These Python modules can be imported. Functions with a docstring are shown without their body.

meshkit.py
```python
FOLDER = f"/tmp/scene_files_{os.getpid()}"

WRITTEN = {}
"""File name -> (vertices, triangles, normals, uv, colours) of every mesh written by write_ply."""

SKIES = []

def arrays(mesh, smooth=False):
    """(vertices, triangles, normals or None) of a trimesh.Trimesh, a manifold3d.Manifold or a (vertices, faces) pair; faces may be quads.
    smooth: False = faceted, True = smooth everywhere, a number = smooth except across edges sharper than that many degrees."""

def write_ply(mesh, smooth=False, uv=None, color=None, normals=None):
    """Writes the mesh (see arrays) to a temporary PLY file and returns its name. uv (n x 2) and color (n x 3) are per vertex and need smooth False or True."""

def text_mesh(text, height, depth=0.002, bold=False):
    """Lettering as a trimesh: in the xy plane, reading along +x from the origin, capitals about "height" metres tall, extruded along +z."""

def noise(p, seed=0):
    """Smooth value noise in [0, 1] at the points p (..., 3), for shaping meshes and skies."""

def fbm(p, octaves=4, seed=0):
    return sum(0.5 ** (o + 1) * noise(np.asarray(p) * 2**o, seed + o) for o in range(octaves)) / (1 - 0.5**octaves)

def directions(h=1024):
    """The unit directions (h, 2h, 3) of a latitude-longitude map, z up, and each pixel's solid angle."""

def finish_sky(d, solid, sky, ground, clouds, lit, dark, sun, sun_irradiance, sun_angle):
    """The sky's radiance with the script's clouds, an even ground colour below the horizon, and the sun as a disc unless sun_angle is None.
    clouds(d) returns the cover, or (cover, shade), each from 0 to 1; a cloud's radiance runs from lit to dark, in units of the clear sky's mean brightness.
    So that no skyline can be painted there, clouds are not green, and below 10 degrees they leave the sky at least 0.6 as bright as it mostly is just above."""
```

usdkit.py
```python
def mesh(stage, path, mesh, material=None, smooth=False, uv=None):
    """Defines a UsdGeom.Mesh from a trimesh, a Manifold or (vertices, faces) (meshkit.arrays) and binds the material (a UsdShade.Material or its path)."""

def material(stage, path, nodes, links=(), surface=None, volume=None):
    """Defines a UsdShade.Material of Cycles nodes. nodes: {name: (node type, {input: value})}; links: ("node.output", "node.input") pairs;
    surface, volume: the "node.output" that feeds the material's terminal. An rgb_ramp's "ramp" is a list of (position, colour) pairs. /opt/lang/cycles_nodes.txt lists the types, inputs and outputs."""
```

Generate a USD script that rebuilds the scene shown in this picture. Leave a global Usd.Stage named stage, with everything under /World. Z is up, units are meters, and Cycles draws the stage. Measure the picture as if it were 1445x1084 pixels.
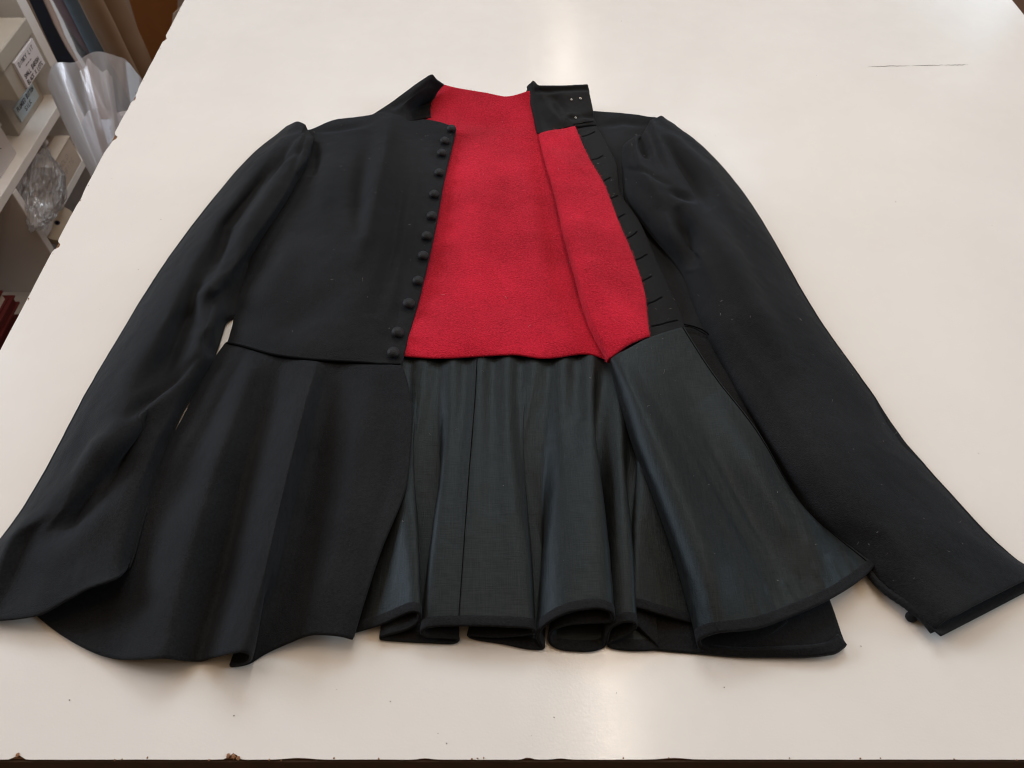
import math, random
import numpy as np
import trimesh
from scipy.interpolate import PchipInterpolator
import usdkit, meshkit
from pxr import Usd, UsdGeom, UsdLux, UsdShade, Sdf, Gf

random.seed(7)
rng = np.random.default_rng(7)
stage = Usd.Stage.CreateInMemory()
UsdGeom.SetStageUpAxis(stage, UsdGeom.Tokens.z)
UsdGeom.SetStageMetersPerUnit(stage, 1.0)
UsdGeom.Xform.Define(stage, '/World')
UsdGeom.Scope.Define(stage, '/World/Looks')

# ------------------------------------------------------------------ camera
TABLE = 0.90            # height of the table top above the floor
CAM_H = 0.58            # the camera hangs this far above the table top
PITCH = math.radians(52.6)
FPX = 1085.0            # focal length in pixels of the 1445 x 1084 photograph
cam = UsdGeom.Camera.Define(stage, '/World/camera')
cam.AddTranslateOp().Set(Gf.Vec3d(0, 0, TABLE + CAM_H))
cam.AddRotateXOp().Set(90 - math.degrees(PITCH))
cam.CreateHorizontalApertureAttr(36.0)
cam.CreateVerticalApertureAttr(27.0)
cam.CreateFocalLengthAttr(36.0 * FPX / 1445)
cam.CreateClippingRangeAttr(Gf.Vec2f(0.01, 50))
cam.CreateFStopAttr(11.0)
cam.CreateFocusDistanceAttr(0.74)
cam.CreateExposureAttr(0.60)

# ------------------------------------------------------------------ light
def bind(prim, m):
    UsdShade.MaterialBindingAPI.Apply(prim).Bind(m)

dome = UsdLux.DomeLight.Define(stage, '/World/room_light')
dome.CreateIntensityAttr(1.0)
dm = usdkit.material(stage, '/World/Looks/room_light', {'b': ('background_shader', {'color': (1.0, 0.67, 0.41), 'strength': 0.07})}, surface='b.background')
bind(dome.GetPrim(), dm)
dome.GetPrim().SetCustomDataByKey('kind', 'structure')

def rect_light(name, centre, target, w, h, color, intensity, up=(0, 0, 1)):
    """A rectangular light of w x h metres at centre, shining towards target."""
    c, t = np.array(centre, float), np.array(target, float)
    zz = (c - t) / np.linalg.norm(c - t)
    xx = np.cross(up, zz); xx /= np.linalg.norm(xx)
    yy = np.cross(zz, xx)
    l = UsdLux.RectLight.Define(stage, '/World/' + name)
    l.CreateWidthAttr(w); l.CreateHeightAttr(h)
    l.CreateColorAttr(Gf.Vec3f(*color)); l.CreateIntensityAttr(intensity)
    m = Gf.Matrix4d(*xx, 0, *yy, 0, *zz, 0, *c, 1)
    l.AddTransformOp().Set(m)
    return l

# ceiling tube running away from the viewer above the table, then the lights placed out of view
rect_light('ceiling_tube', (0.27, 0.98, TABLE + 1.60), (0.27, 0.98, 0), 0.05, 1.25, (1.0, 0.84, 0.68), 17.0, up=(0, 1, 0))
rect_light('ceiling_tube_001', (0.27, 2.95, TABLE + 1.60), (0.27, 2.95, 0), 0.05, 2.4, (1.0, 0.84, 0.70), 9.0, up=(0, 1, 0))
rect_light('unseen_far_light', (0.1, 4.6, 4.75), (0.0, 0.5, 0.90), 3.4, 1.6, (0.66, 0.85, 1.0), 3.9)  # out of view beyond the table, placed to light the cloth from behind
rect_light('unseen_overhead_light', (0.0, 3.6, 5.3), (0.0, 3.6, 0.0), 13.0, 9.0, (1.0, 0.72, 0.48), 0.38, up=(0, 1, 0))  # wide warm panel out of view, lights everything from above
rect_light('unseen_window_light', (-3.7, 1.8, 2.6), (0.0, 0.5, 0.95), 2.4, 1.7, (0.75, 0.86, 1.0), 6.4)  # out of view at left, placed to bring out the wool folds

rect_light('unseen_window_light_001', (3.5, 0.7, 2.4), (0.0, 0.6, 0.95), 2.0, 1.5, (0.68, 0.86, 1.0), 4.0)  # out of view at right, placed to brighten the shelf and lining
rect_light('unseen_window_light_002', (2.3, 4.4, 1.72), (0.0, 4.4, 1.72), 1.8, 1.05, (0.66, 0.84, 1.0), 1.7)  # out of view at right, reflected cool in the table top

# ------------------------------------------------------------------ helpers
CAM = np.array([0, 0, TABLE + CAM_H])
FWD = np.array([0, math.cos(PITCH), -math.sin(PITCH)])
UPV = np.array([0, math.sin(PITCH), math.cos(PITCH)])
def ray(u, v):
    return np.array([(u - 722.5) / FPX, 0, 0]) + FWD + UPV * ((542 - v) / FPX)
def at(u, v, z):
    """Point z centimetres above the table top as measured in the photograph."""
    d = ray(u, v)
    return CAM + d * ((TABLE + z / 100 - CAM[2]) / d[2])
def onx(u, v, x):
    d = ray(u, v); return CAM + d * (x / d[0])
def ony(u, v, y):
    d = ray(u, v); return CAM + d * (y / d[1])
def measured(p):
    q = p - CAM
    f = q @ FWD
    return np.stack([722.5 + FPX * q[..., 0] / f, 542 - FPX * (q @ UPV) / f], -1)

used = {}
def free(path):
    if path not in used:
        used[path] = 0
        return path
    used[path] += 1
    return f'{path}_{used[path]:03d}'

def data(prim, label=None, cat=None, group=None, kind=None):
    for k, s in (('label', label), ('category', cat), ('group', group), ('kind', kind)):
        if s:
            prim.SetCustomDataByKey(k, s)
    return prim

def thing(name, label, cat, group=None, loc=None):
    x = UsdGeom.Xform.Define(stage, free('/World/' + name))
    if loc is not None:
        x.AddTranslateOp().Set(Gf.Vec3d(*map(float, loc)))
    data(x.GetPrim(), label, cat, group)
    x.GetPrim().SetCustomDataByKey('base', Gf.Vec3d(*map(float, loc)) if loc is not None else Gf.Vec3d(0, 0, 0))
    return x.GetPrim()

def base_of(prim):
    while prim and prim.GetPath() != Sdf.Path('/World'):
        b = prim.GetCustomDataByKey('base')
        if b is not None:
            return np.array(b)
        prim = prim.GetParent()
    return np.zeros(3)

def put(name, mesh, m, parent=None, smooth=False, **kw):
    """One Mesh prim (world coordinates) under parent or /World."""
    path = free((str(parent.GetPath()) if parent else '/World') + '/' + name)
    v, f, n = meshkit.arrays(mesh, smooth)
    v = v - base_of(parent) if parent else v
    g = usdkit.mesh(stage, path, (v, f), m)
    if n is not None:
        from pxr import Vt
        g.CreateNormalsAttr(Vt.Vec3fArray.FromNumpy(n.astype(np.float32)))
        g.SetNormalsInterpolation('vertex')
    data(g.GetPrim(), **kw)
    return g.GetPrim()

cat_ = trimesh.util.concatenate

def tube(points, r, sides=8, closed_ends=True, taper=None):
    p = np.asarray(points, float)
    n = len(p)
    t = np.gradient(p, axis=0)
    t /= np.maximum(np.linalg.norm(t, axis=1, keepdims=True), 1e-9)
    ref = np.array([0, 0, 1.0]) if abs(t[:, 2]).mean() < 0.8 else np.array([1.0, 0, 0])
    a = np.cross(t, ref); a /= np.maximum(np.linalg.norm(a, axis=1, keepdims=True), 1e-9)
    b = np.cross(a, t)
    ang = np.linspace(0, 2 * np.pi, sides, endpoint=False)
    rr = np.full(n, r) if taper is None else r * np.asarray(taper)
    v = (p[:, None] + rr[:, None, None] * (np.cos(ang)[None, :, None] * a[:, None] + np.sin(ang)[None, :, None] * b[:, None])).reshape(-1, 3)
    f = []
    for i in range(n - 1):
        for j in range(sides):
            k = (j + 1) % sides
            f += [[i * sides + j, i * sides + k, (i + 1) * sides + k], [i * sides + j, (i + 1) * sides + k, (i + 1) * sides + j]]
    if closed_ends:
        v = np.vstack([v, p[0], p[-1]])
        c0, c1 = len(v) - 2, len(v) - 1
        for j in range(sides):
            k = (j + 1) % sides
            f += [[c0, k, j], [c1, (n - 1) * sides + j, (n - 1) * sides + k]]
    m = trimesh.Trimesh(v, np.array(f), process=False)
    return m

def box(lo, hi, bevel=0.0):
    lo, hi = np.minimum(lo, hi).astype(float), np.maximum(lo, hi).astype(float)
    if bevel <= 0:
        return trimesh.creation.box(bounds=[lo, hi])
    pts = []
    for sx in (0, 1):
        for sy in (0, 1):
            for sz in (0, 1):
                c = np.where([sx, sy, sz], hi, lo)
                d = np.where([sx, sy, sz], -bevel, bevel)
                pts += [c + d * [1, 1, 0], c + d * [1, 0, 1], c + d * [0, 1, 1]]
    return trimesh.convex.convex_hull(np.array(pts))

# ------------------------------------------------------------------ cloth
def row_curve(row):
    """row: (s, u, v, z) or (u, v, z) points; returns a function of s in 0..1 giving world points."""
    a = np.array(row, float)
    if a.shape[1] == 4:
        s, a = a[:, 0], a[:, 1:]
    else:
        d = np.linalg.norm(np.diff(a * [1, 1, 12], axis=0), axis=1)
        s = np.concatenate([[0], np.cumsum(d)]) / d.sum()
    p = np.array([at(*x) for x in a])
    return PchipInterpolator(s, p, axis=0)

def patch(rows, nu, nv, relax=3, ts=None):
    s = np.linspace(0, 1, nu)
    R = np.array([row_curve(r)(s) for r in rows])
    if ts is None:
        d = np.linalg.norm(np.diff(R, axis=0), axis=2).mean(1)
        ts = np.concatenate([[0], np.cumsum(d)]) / d.sum()
    P = PchipInterpolator(ts, R, axis=0)(np.linspace(0, 1, nv))
    for _ in range(relax):
        Q = P.copy()
        Q[1:-1, 1:-1] = 0.5 * P[1:-1, 1:-1] + 0.125 * (P[:-2, 1:-1] + P[2:, 1:-1] + P[1:-1, :-2] + P[1:-1, 2:])
        Q[0, 1:-1] = 0.5 * P[0, 1:-1] + 0.25 * (P[0, :-2] + P[0, 2:])
        Q[-1, 1:-1] = 0.5 * P[-1, 1:-1] + 0.25 * (P[-1, :-2] + P[-1, 2:])
        Q[1:-1, 0] = 0.5 * P[1:-1, 0] + 0.25 * (P[:-2, 0] + P[2:, 0])
        Q[1:-1, -1] = 0.5 * P[1:-1, -1] + 0.25 * (P[:-2, -1] + P[2:, -1])
        P = Q
    return P

def normals(P):
    du = np.gradient(P, axis=1); dv = np.gradient(P, axis=0)
    n = np.cross(du, dv)
    n /= np.maximum(np.linalg.norm(n, axis=2, keepdims=True), 1e-12)
    return n

def up_normals(P):
    n = normals(P)
    return n if n[..., 2].mean() > 0 else -n

def seg_dist(q, poly):
    """Distance (pixels) of q to the polyline and its running position 0..1 there; signed side too."""
    poly = np.asarray(poly, float)
    L = np.concatenate([[0], np.cumsum(np.linalg.norm(np.diff(poly, axis=0), axis=1))])
    best = np.full(q.shape[:-1], 1e9); run = np.zeros(q.shape[:-1]); side = np.zeros(q.shape[:-1])
    for i in range(len(poly) - 1):
        a, b = poly[i], poly[i + 1]
        ab = b - a
        h = np.clip(((q - a) @ ab) / (ab @ ab), 0, 1)
        d = q - a - h[..., None] * ab
        dd = np.linalg.norm(d, axis=-1)
        m = dd < best
        best = np.where(m, dd, best)
        run = np.where(m, (L[i] + h * (L[i + 1] - L[i])) / L[-1], run)
        side = np.where(m, np.sign(ab[0] * (q - a)[..., 1] - ab[1] * (q - a)[..., 0]), side)
    return best, run, side

def folds(P, lines, rough=0.0006, seed=0, gain=2.3):
    """Raises (amp > 0, centimetres) or sinks the cloth along soft lines given in the photograph's pixels: (polyline, width, amp[, taper])."""
    q = measured(P)
    n = up_normals(P)
    d = np.zeros(P.shape[:2])
    for ln in lines:
        poly, w, amp = ln[:3]
        ends = ln[3] if len(ln) > 3 else (1, 1)
        dist, run, side = seg_dist(q, poly)
        if np.ndim(w):                       # (left width, right width): a fold with one steep side
            ww = np.where(side > 0, w[0], w[1])
        else:
            ww = w
        k = np.ones_like(run)
        if ends[0]: k = k * np.clip(run / 0.35, 0, 1) ** 0.8
        if ends[1]: k = k * np.clip((1 - run) / 0.35, 0, 1) ** 0.8
        d += gain * amp / 100 * k * np.exp(-(dist / ww) ** 2)
    if rough:
        d += rough * 2.2 * (meshkit.fbm(P * 28.0, 3, seed) - 0.5) + rough * 0.9 * (meshkit.fbm(P * 110.0, 2, seed + 5) - 0.5)
    P = P + n * d[..., None]
    P[..., 2] = np.maximum(P[..., 2], TABLE + 0.0008)
    return P

def cloth(P, th=0.0022, flip=False, lift=0.0):
    """A closed sheet of thickness th below the surface P, with a rounded rim."""
    n = normals(P)
    if (n[..., 2].mean() < 0) != flip:
        n = -n
    top = P + n * lift
    bot = P + n * (lift - th)
    nv, nu = P.shape[:2]
    idx = np.arange(nv * nu).reshape(nv, nu)
    loop = np.concatenate([idx[0, :], idx[1:, -1], idx[-1, -2::-1], idx[-2:0:-1, 0]])
    T, B = top.reshape(-1, 3), bot.reshape(-1, 3)
    # outward direction on the rim
    inner = np.empty_like(T.reshape(nv, nu, 3))
    G = T.reshape(nv, nu, 3)
    inner[:] = G
    out = np.zeros_like(G)
    out[0, :] += G[0, :] - G[1, :]; out[-1, :] += G[-1, :] - G[-2, :]
    out[:, 0] += G[:, 0] - G[:, 1]; out[:, -1] += G[:, -1] - G[:, -2]
    o = out.reshape(-1, 3)[loop]
    o /= np.maximum(np.linalg.norm(o, axis=1, keepdims=True), 1e-9)
    mid = (T[loop] + B[loop]) / 2 + o * th * 0.45
    N = nv * nu
    v = np.vstack([T, B, mid])
    a, b, c, d_ = idx[:-1, :-1].ravel(), idx[:-1, 1:].ravel(), idx[1:, 1:].ravel(), idx[1:, :-1].ravel()
    f = [np.stack([a, b, c], 1), np.stack([a, c, d_], 1), np.stack([a, c, b], 1) + N, np.stack([a, d_, c], 1) + N]
    k = len(loop); i = np.arange(k); j = (i + 1) % k
    M = 2 * N
    f += [np.stack([loop[i], M + i, loop[j]], 1), np.stack([loop[j], M + i, M + j], 1),
          np.stack([loop[i] + N, loop[j] + N, M + i], 1), np.stack([loop[j] + N, M + j, M + i], 1)]
    f = np.vstack(f)
    # make the top face outwards
    tn = np.cross(T[idx[0, 1]] - T[idx[0, 0]], T[idx[1, 1]] - T[idx[0, 0]])
    m = trimesh.Trimesh(v, f, process=False)
    mid_i = idx[nv // 2, nu // 2]
    fn = np.cross(T[idx[nv // 2, nu // 2 + 1]] - T[mid_i], T[idx[nv // 2 + 1, nu // 2 + 1]] - T[mid_i])
    if fn @ n[nv // 2, nu // 2] < 0:
        m.faces = m.faces[:, ::-1]
    return m

# ------------------------------------------------------------------ materials
def mat(name, nodes, links, surface='p.BSDF'):
    return usdkit.material(stage, '/World/Looks/' + name, nodes, links, surface=surface)

def plain(name, color, rough=0.6, spec=0.4, var=0.12, scale=40.0, bump=0.0, bscale=400.0, **kw):
    c = np.array(color, float)
    n = {'g': ('geometry', {}), 'n': ('noise_texture', {'scale': scale, 'detail': 4.0}),
         'm': ('mix_color', {'a': tuple(c * (1 - var)), 'b': tuple(np.minimum(c * (1 + var), 1))}),
         'p': ('principled_bsdf', {'roughness': rough, 'specular_ior_level': spec, **kw})}
    l = [('g.position', 'n.vector'), ('n.fac', 'm.fac'), ('m.result', 'p.base_color')]
    if bump:
        n['bn'] = ('noise_texture', {'scale': bscale, 'detail': 2.0}); n['b'] = ('bump', {'distance': bump, 'strength': 1.0})
        l += [('g.position', 'bn.vector'), ('bn.fac', 'b.height'), ('b.normal', 'p.normal')]
    return mat(name, n, l)

def fabric(name, dark, light, rough, spec, sheen, tint, mott=260.0, bump=0.0004, bscale=900.0, slub=False, spec_tint=(1, 1, 1), sheen_rough=0.5, span=(0.28, 0.72)):
    n = {'g': ('geometry', {}),
         'n1': ('noise_texture', {'scale': mott, 'detail': 3.0, 'roughness': 0.7}),
         'n2': ('noise_texture', {'scale': 14.0, 'detail': 2.0}),
         'a': ('math', {'math_type': 'multiply_add', 'value2': 0.6, 'value3': 0.0}),
         'b2': ('math', {'math_type': 'multiply_add', 'value2': 0.4}),
         'r': ('rgb_ramp', {'ramp': [(span[0], dark), (span[1], light)]}),
         'bn': ('noise_texture', {'scale': bscale, 'detail': 2.0, 'roughness': 0.6}),
         'b': ('bump', {'distance': bump, 'strength': 1.0}),
         'p': ('principled_bsdf', {'roughness': rough, 'specular_ior_level': spec, 'sheen_weight': sheen, 'sheen_roughness': sheen_rough, 'sheen_tint': tint, 'specular_tint': spec_tint})}
    l = [('g.position', 'n1.vector'), ('g.position', 'n2.vector'), ('n1.fac', 'a.value1'), ('n2.fac', 'b2.value1'), ('a.value', 'b2.value3'),
         ('b2.value', 'r.fac'), ('r.color', 'p.base_color'), ('b.normal', 'p.normal')]
    if slub:                                   # woven threads, uneven in both directions
        for k, sc in (('x', (1500.0, 55.0, 300.0)), ('y', (70.0, 1100.0, 1100.0))):
            n['mp' + k] = ('mapping', {'scale': sc})
            n['w' + k] = ('noise_texture', {'scale': 1.0, 'detail': 2.0, 'roughness': 0.6})
            l += [('g.position', f'mp{k}.vector'), (f'mp{k}.vector', f'w{k}.vector')]
        n['add'] = ('math', {'math_type': 'add'})
        l += [('wx.fac', 'add.value1'), ('wy.fac', 'add.value2'), ('add.value', 'b.height')]
        n['mr'] = ('map_range', {'from_min': 0.7, 'from_max': 1.3, 'to_min': 0.05, 'to_max': 0.95})
        l = [x for x in l if x[1] != 'r.fac'] + [('add.value', 'mr.value'), ('mr.result', 'r.fac')]
    else:
        l += [('g.position', 'bn.vector'), ('bn.fac', 'b.height')]
    return mat(name, n, l)

WOOL = fabric('black_wool', (0.0054, 0.0056, 0.0063), (0.0134, 0.0138, 0.0152), 0.70, 0.09, 0.05, (0.75, 0.85, 1.0), mott=480.0, bump=0.0006, span=(0.38, 0.64))
BUTTON = fabric('covered_button', (0.0050, 0.0052, 0.0058), (0.0120, 0.0124, 0.0136), 0.55, 0.22, 0.06, (0.75, 0.85, 1.0))
FACING = fabric('black_facing', (0.0050, 0.0049, 0.0050), (0.0090, 0.0088, 0.0090), 0.60, 0.09, 0.03, (0.9, 0.9, 1.0), bump=0.0002)
RED = fabric('red_felt', (0.28, 0.006, 0.016), (0.58, 0.016, 0.040), 0.95, 0.08, 0.14, (1.0, 0.45, 0.5), mott=560.0, bump=0.0012, bscale=700.0, span=(0.36, 0.62))
REDHAIR = plain('red_fuzz', (0.70, 0.05, 0.075), rough=0.9, spec=0.1)
LINING = fabric('dark_lining', (0.0024, 0.0023, 0.0021), (0.0088, 0.0085, 0.0078), 0.50, 0.24, 0.02, (0.8, 0.95, 1.0), bump=0.00016, slub=True, spec_tint=(0.76, 0.93, 1.0))
THREAD = plain('black_thread', (0.003, 0.003, 0.0035), rough=0.9, spec=0.05)
LINT = plain('lint', (0.38, 0.36, 0.34), rough=0.9, spec=0.1)
STEEL = plain('steel', (0.75, 0.74, 0.70), rough=0.22, spec=0.5, metallic=1.0)

LAMINATE = mat('white_laminate', {
    'g': ('geometry', {}),
    'n': ('noise_texture', {'scale': 5.0, 'detail': 5.0, 'roughness': 0.6}),
    'r': ('rgb_ramp', {'ramp': [(0.3, (0.705, 0.680, 0.650)), (0.7, (0.745, 0.722, 0.694))]}),
    'v': ('noise_texture', {'scale': 520.0, 'detail': 2.0, 'roughness': 0.5}),
    'b': ('bump', {'distance': 0.00006, 'strength': 0.8}),
    's': ('noise_texture', {'scale': 26.0, 'detail': 6.0, 'roughness': 0.7}),
    'rr': ('map_range', {'from_min': 0.3, 'from_max': 0.7, 'to_min': 0.15, 'to_max': 0.23}),
    'p': ('principled_bsdf', {'specular_ior_level': 0.5})},
    [('g.position', 'n.vector'), ('n.fac', 'r.fac'), ('r.color', 'p.base_color'), ('g.position', 'v.vector'), ('v.fac', 'b.height'), ('b.normal', 'p.normal'),
     ('g.position', 's.vector'), ('s.fac', 'rr.value'), ('rr.result', 'p.roughness')])
CHIPBOARD = plain('chipboard', (0.17, 0.085, 0.045), rough=0.9, spec=0.1, var=0.5, scale=420.0, bump=0.001, bscale=700.0)
CHIP = plain('broken_chip', (0.26, 0.13, 0.07), rough=0.9, spec=0.1, var=0.4, scale=500.0)
EDGE = plain('dark_edge', (0.09, 0.058, 0.038), rough=0.7, var=0.3, scale=60.0)
SPECK = plain('crumbs', (0.06, 0.045, 0.035), rough=0.8, spec=0.1)
WHITEBOARD = plain('white_board', (0.88, 0.87, 0.87), rough=0.45, var=0.04)
GREYCARD = plain('grey_card', (0.50, 0.47, 0.42), rough=0.8, spec=0.2, var=0.06)
CARTON = plain('beige_carton', (0.62, 0.54, 0.47), rough=0.8, spec=0.2, var=0.05)
PAPER = plain('white_paper', (0.86, 0.86, 0.93), rough=0.7, spec=0.2, var=0.02)
BLUEPAPER = plain('blue_paper', (0.56, 0.68, 0.76), rough=0.7, spec=0.2, var=0.03)
INK = plain('black_ink', (0.02, 0.02, 0.05), rough=0.6)
WHITEBOX = plain('white_box', (0.66, 0.66, 0.70), rough=0.6, var=0.04)
ORANGE = plain('orange_plastic', (0.60, 0.11, 0.03), rough=0.5)
BOOKRED = plain('book_red', (0.10, 0.010, 0.008), rough=0.5, var=0.2)
PAGES = plain('pages', (0.55, 0.47, 0.40), rough=0.9, var=0.2, scale=600.0)
BLACKROLL = plain('black_board', (0.006, 0.008, 0.014), rough=0.7, spec=0.3)
PINK = plain('pink_cloth', (0.22, 0.12, 0.14), rough=0.9, spec=0.1, var=0.3)
TEAL = plain('teal_cloth', (0.055, 0.085, 0.10), rough=0.9, spec=0.1, var=0.3)
KRAFT = plain('brown_paper', (0.26, 0.175, 0.115), rough=0.65, spec=0.3, var=0.18, scale=18.0)
CARD = plain('orange_card', (0.30, 0.115, 0.03), rough=0.65, spec=0.3, var=0.1)
ROLLTAPE = plain('roll_face', (0.56, 0.47, 0.36), rough=0.8, var=0.05)
FLOORM = plain('floor_wood', (0.11, 0.06, 0.035), rough=0.6, var=0.3, scale=8.0)
WALLM = plain('wall_paint', (0.30, 0.22, 0.16), rough=0.9, var=0.05)

def film(name, white, amount, rough, tint=(0.93, 0.93, 1.0), ior=1.45):
    return mat(name, {'t': ('transparent_bsdf', {'color': (0.97, 0.97, 0.98)}), 'd': ('diffuse_bsdf', {'color': tuple(np.array(tint) * white)}),
                      'tr': ('translucent_bsdf', {'color': tuple(np.array(tint) * white)}), 'md': ('mix_closure', {'fac': 0.5}),
                      'gl': ('glossy_bsdf', {'roughness': rough, 'color': (1, 1, 1)}), 'f': ('fresnel', {'IOR': ior}),
                      'm1': ('mix_closure', {'fac': amount}), 'm2': ('mix_closure', {})},
               [('d.BSDF', 'md.closure1'), ('tr.BSDF', 'md.closure2'), ('t.BSDF', 'm1.closure1'), ('md.closure', 'm1.closure2'),
                ('f.fac', 'm2.fac'), ('m1.closure', 'm2.closure1'), ('gl.BSDF', 'm2.closure2')], surface='m2.closure')
MILKY = film('milky_film', 0.98, 0.20, 0.40, (0.90, 0.91, 1.0), 1.28)
CLEAR = film('clear_film', 0.7, 0.07, 0.08)
BAGFILM = film('bag_film', 0.98, 0.26, 0.22, (0.95, 0.95, 1.0), 1.3)

# ------------------------------------------------------------------ setting
def sheet(x0, y0, x1, y1, z):
    return trimesh.Trimesh([[x0, y0, z], [x1, y0, z], [x1, y1, z], [x0, y1, z]], [[0, 1, 2], [0, 2, 3]], process=False)
put('floor', box((-3.0, -1.5, -0.05), (2.6, 6.0, 0.0)), FLOORM, kind='structure')
put('wall_or_unseen_panel', box((-3.0, 2.25, 0.0), (-0.72, 2.33, 1.05)), WALLM, kind='structure')

put('wall_or_unseen_panel', box((2.26, 1.75, 0.0), (2.34, 3.42, 3.1)), CARD, kind='structure')  # unseen brown panel, placed to darken the table's reflection at right

# the table: chipboard slab, white laminate with a chipped edge, dark front edge
XL, XR, YF, YB = -0.503, 0.768, 0.1165, 1.92
tbl = thing('work_table', 'large white laminate work table with chipped brown edges under the jacket', 'table', loc=(0.13, 1.0, 0.0))
put('slab', box((XL + 0.0012, YF + 0.0008, TABLE - 0.026), (XR, YB, TABLE - 0.0012)), CHIPBOARD, tbl)
put('front_edge', box((XL + 0.004, YF - 0.0008, TABLE - 0.034), (XR - 0.002, YF + 0.0006, TABLE - 0.0035)), EDGE, tbl)
def jag(n, amp, seed):
    r = np.random.default_rng(seed)
    t = np.arange(n)
    x = np.abs(meshkit.fbm(np.stack([t * 0.11, t * 0, t * 0], 1), 4, seed) - 0.5) * amp
    for _ in range(n // 40):
        c, w, a = r.integers(0, n), r.uniform(1, 4), r.uniform(0.6, 2.2) * amp
        x += a * np.exp(-((t - c) / w) ** 2)
    return x
NY, NX = 420, 420
ys = np.linspace(YF, YB, NY); xs = np.linspace(XL, XR, NX)
lj = jag(NY, 0.0013, 3) ; fj = jag(NX, 0.0005, 9)
for (cx, a) in ((at(25, 1070, 0)[0], 0.0030), (at(329, 1070, 0)[0], 0.0042), (at(745, 1070, 0)[0], 0.0014)):
    fj += a * np.exp(-((xs - cx) / 0.0035) ** 2)
for (cy, a) in ((at(164, 194, 0)[1], 0.006), (at(80, 347, 0)[1], 0.006), (at(190, 140, 0)[1], 0.004), (at(236, 55, 0)[1], 0.004)):
    lj += a * np.exp(-((ys - cy) / 0.005) ** 2)
from shapely.geometry import Polygon
outline = [(x, YF + j) for x, j in zip(xs, fj)] + [(XR, YB)] + [(XL + j, y) for y, j in zip(ys[::-1][:-1], lj[::-1][:-1])]
lam = trimesh.creation.extrude_polygon(Polygon(outline).buffer(0), 0.0012, engine='earcut')
lam.apply_translation([0, 0, TABLE - 0.0012])
put('laminate_top', lam, LAMINATE, tbl)
for lx in (XL + 0.08, XR - 0.08):
    for ly in (YF + 0.35, YB - 0.1):
        put('leg', box((lx - 0.03, ly - 0.03, 0.0), (lx + 0.03, ly + 0.03, TABLE - 0.026), 0.003), EDGE, tbl)
# loose splinters along the broken edge
sp = []
for _ in range(46):
    if rng.random() < 0.5:
        c = np.array([rng.uniform(XL, 0.42), YF + rng.uniform(-0.0004, 0.0014), TABLE])
    else:
        c = np.array([XL + rng.uniform(-0.0005, 0.0022), rng.uniform(0.45, 1.25), TABLE])
    b = trimesh.creation.icosphere(subdivisions=0, radius=1.0)
    b.vertices = b.vertices * rng.uniform(0.0003, 0.0009, 3) + c
    sp.append(b)
for px in (25, 322, 329, 336, 330):
    b = trimesh.creation.icosphere(subdivisions=1, radius=1.0)
    b.vertices = b.vertices * rng.uniform(0.7, 1.3, b.vertices.shape) * [0.0012, 0.0015, 0.0009] + at(px, 1067 + rng.uniform(-2, 3), 0.05)
    sp.append(b)
put('splinter', cat_(sp), CHIP, tbl, kind='stuff')
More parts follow.
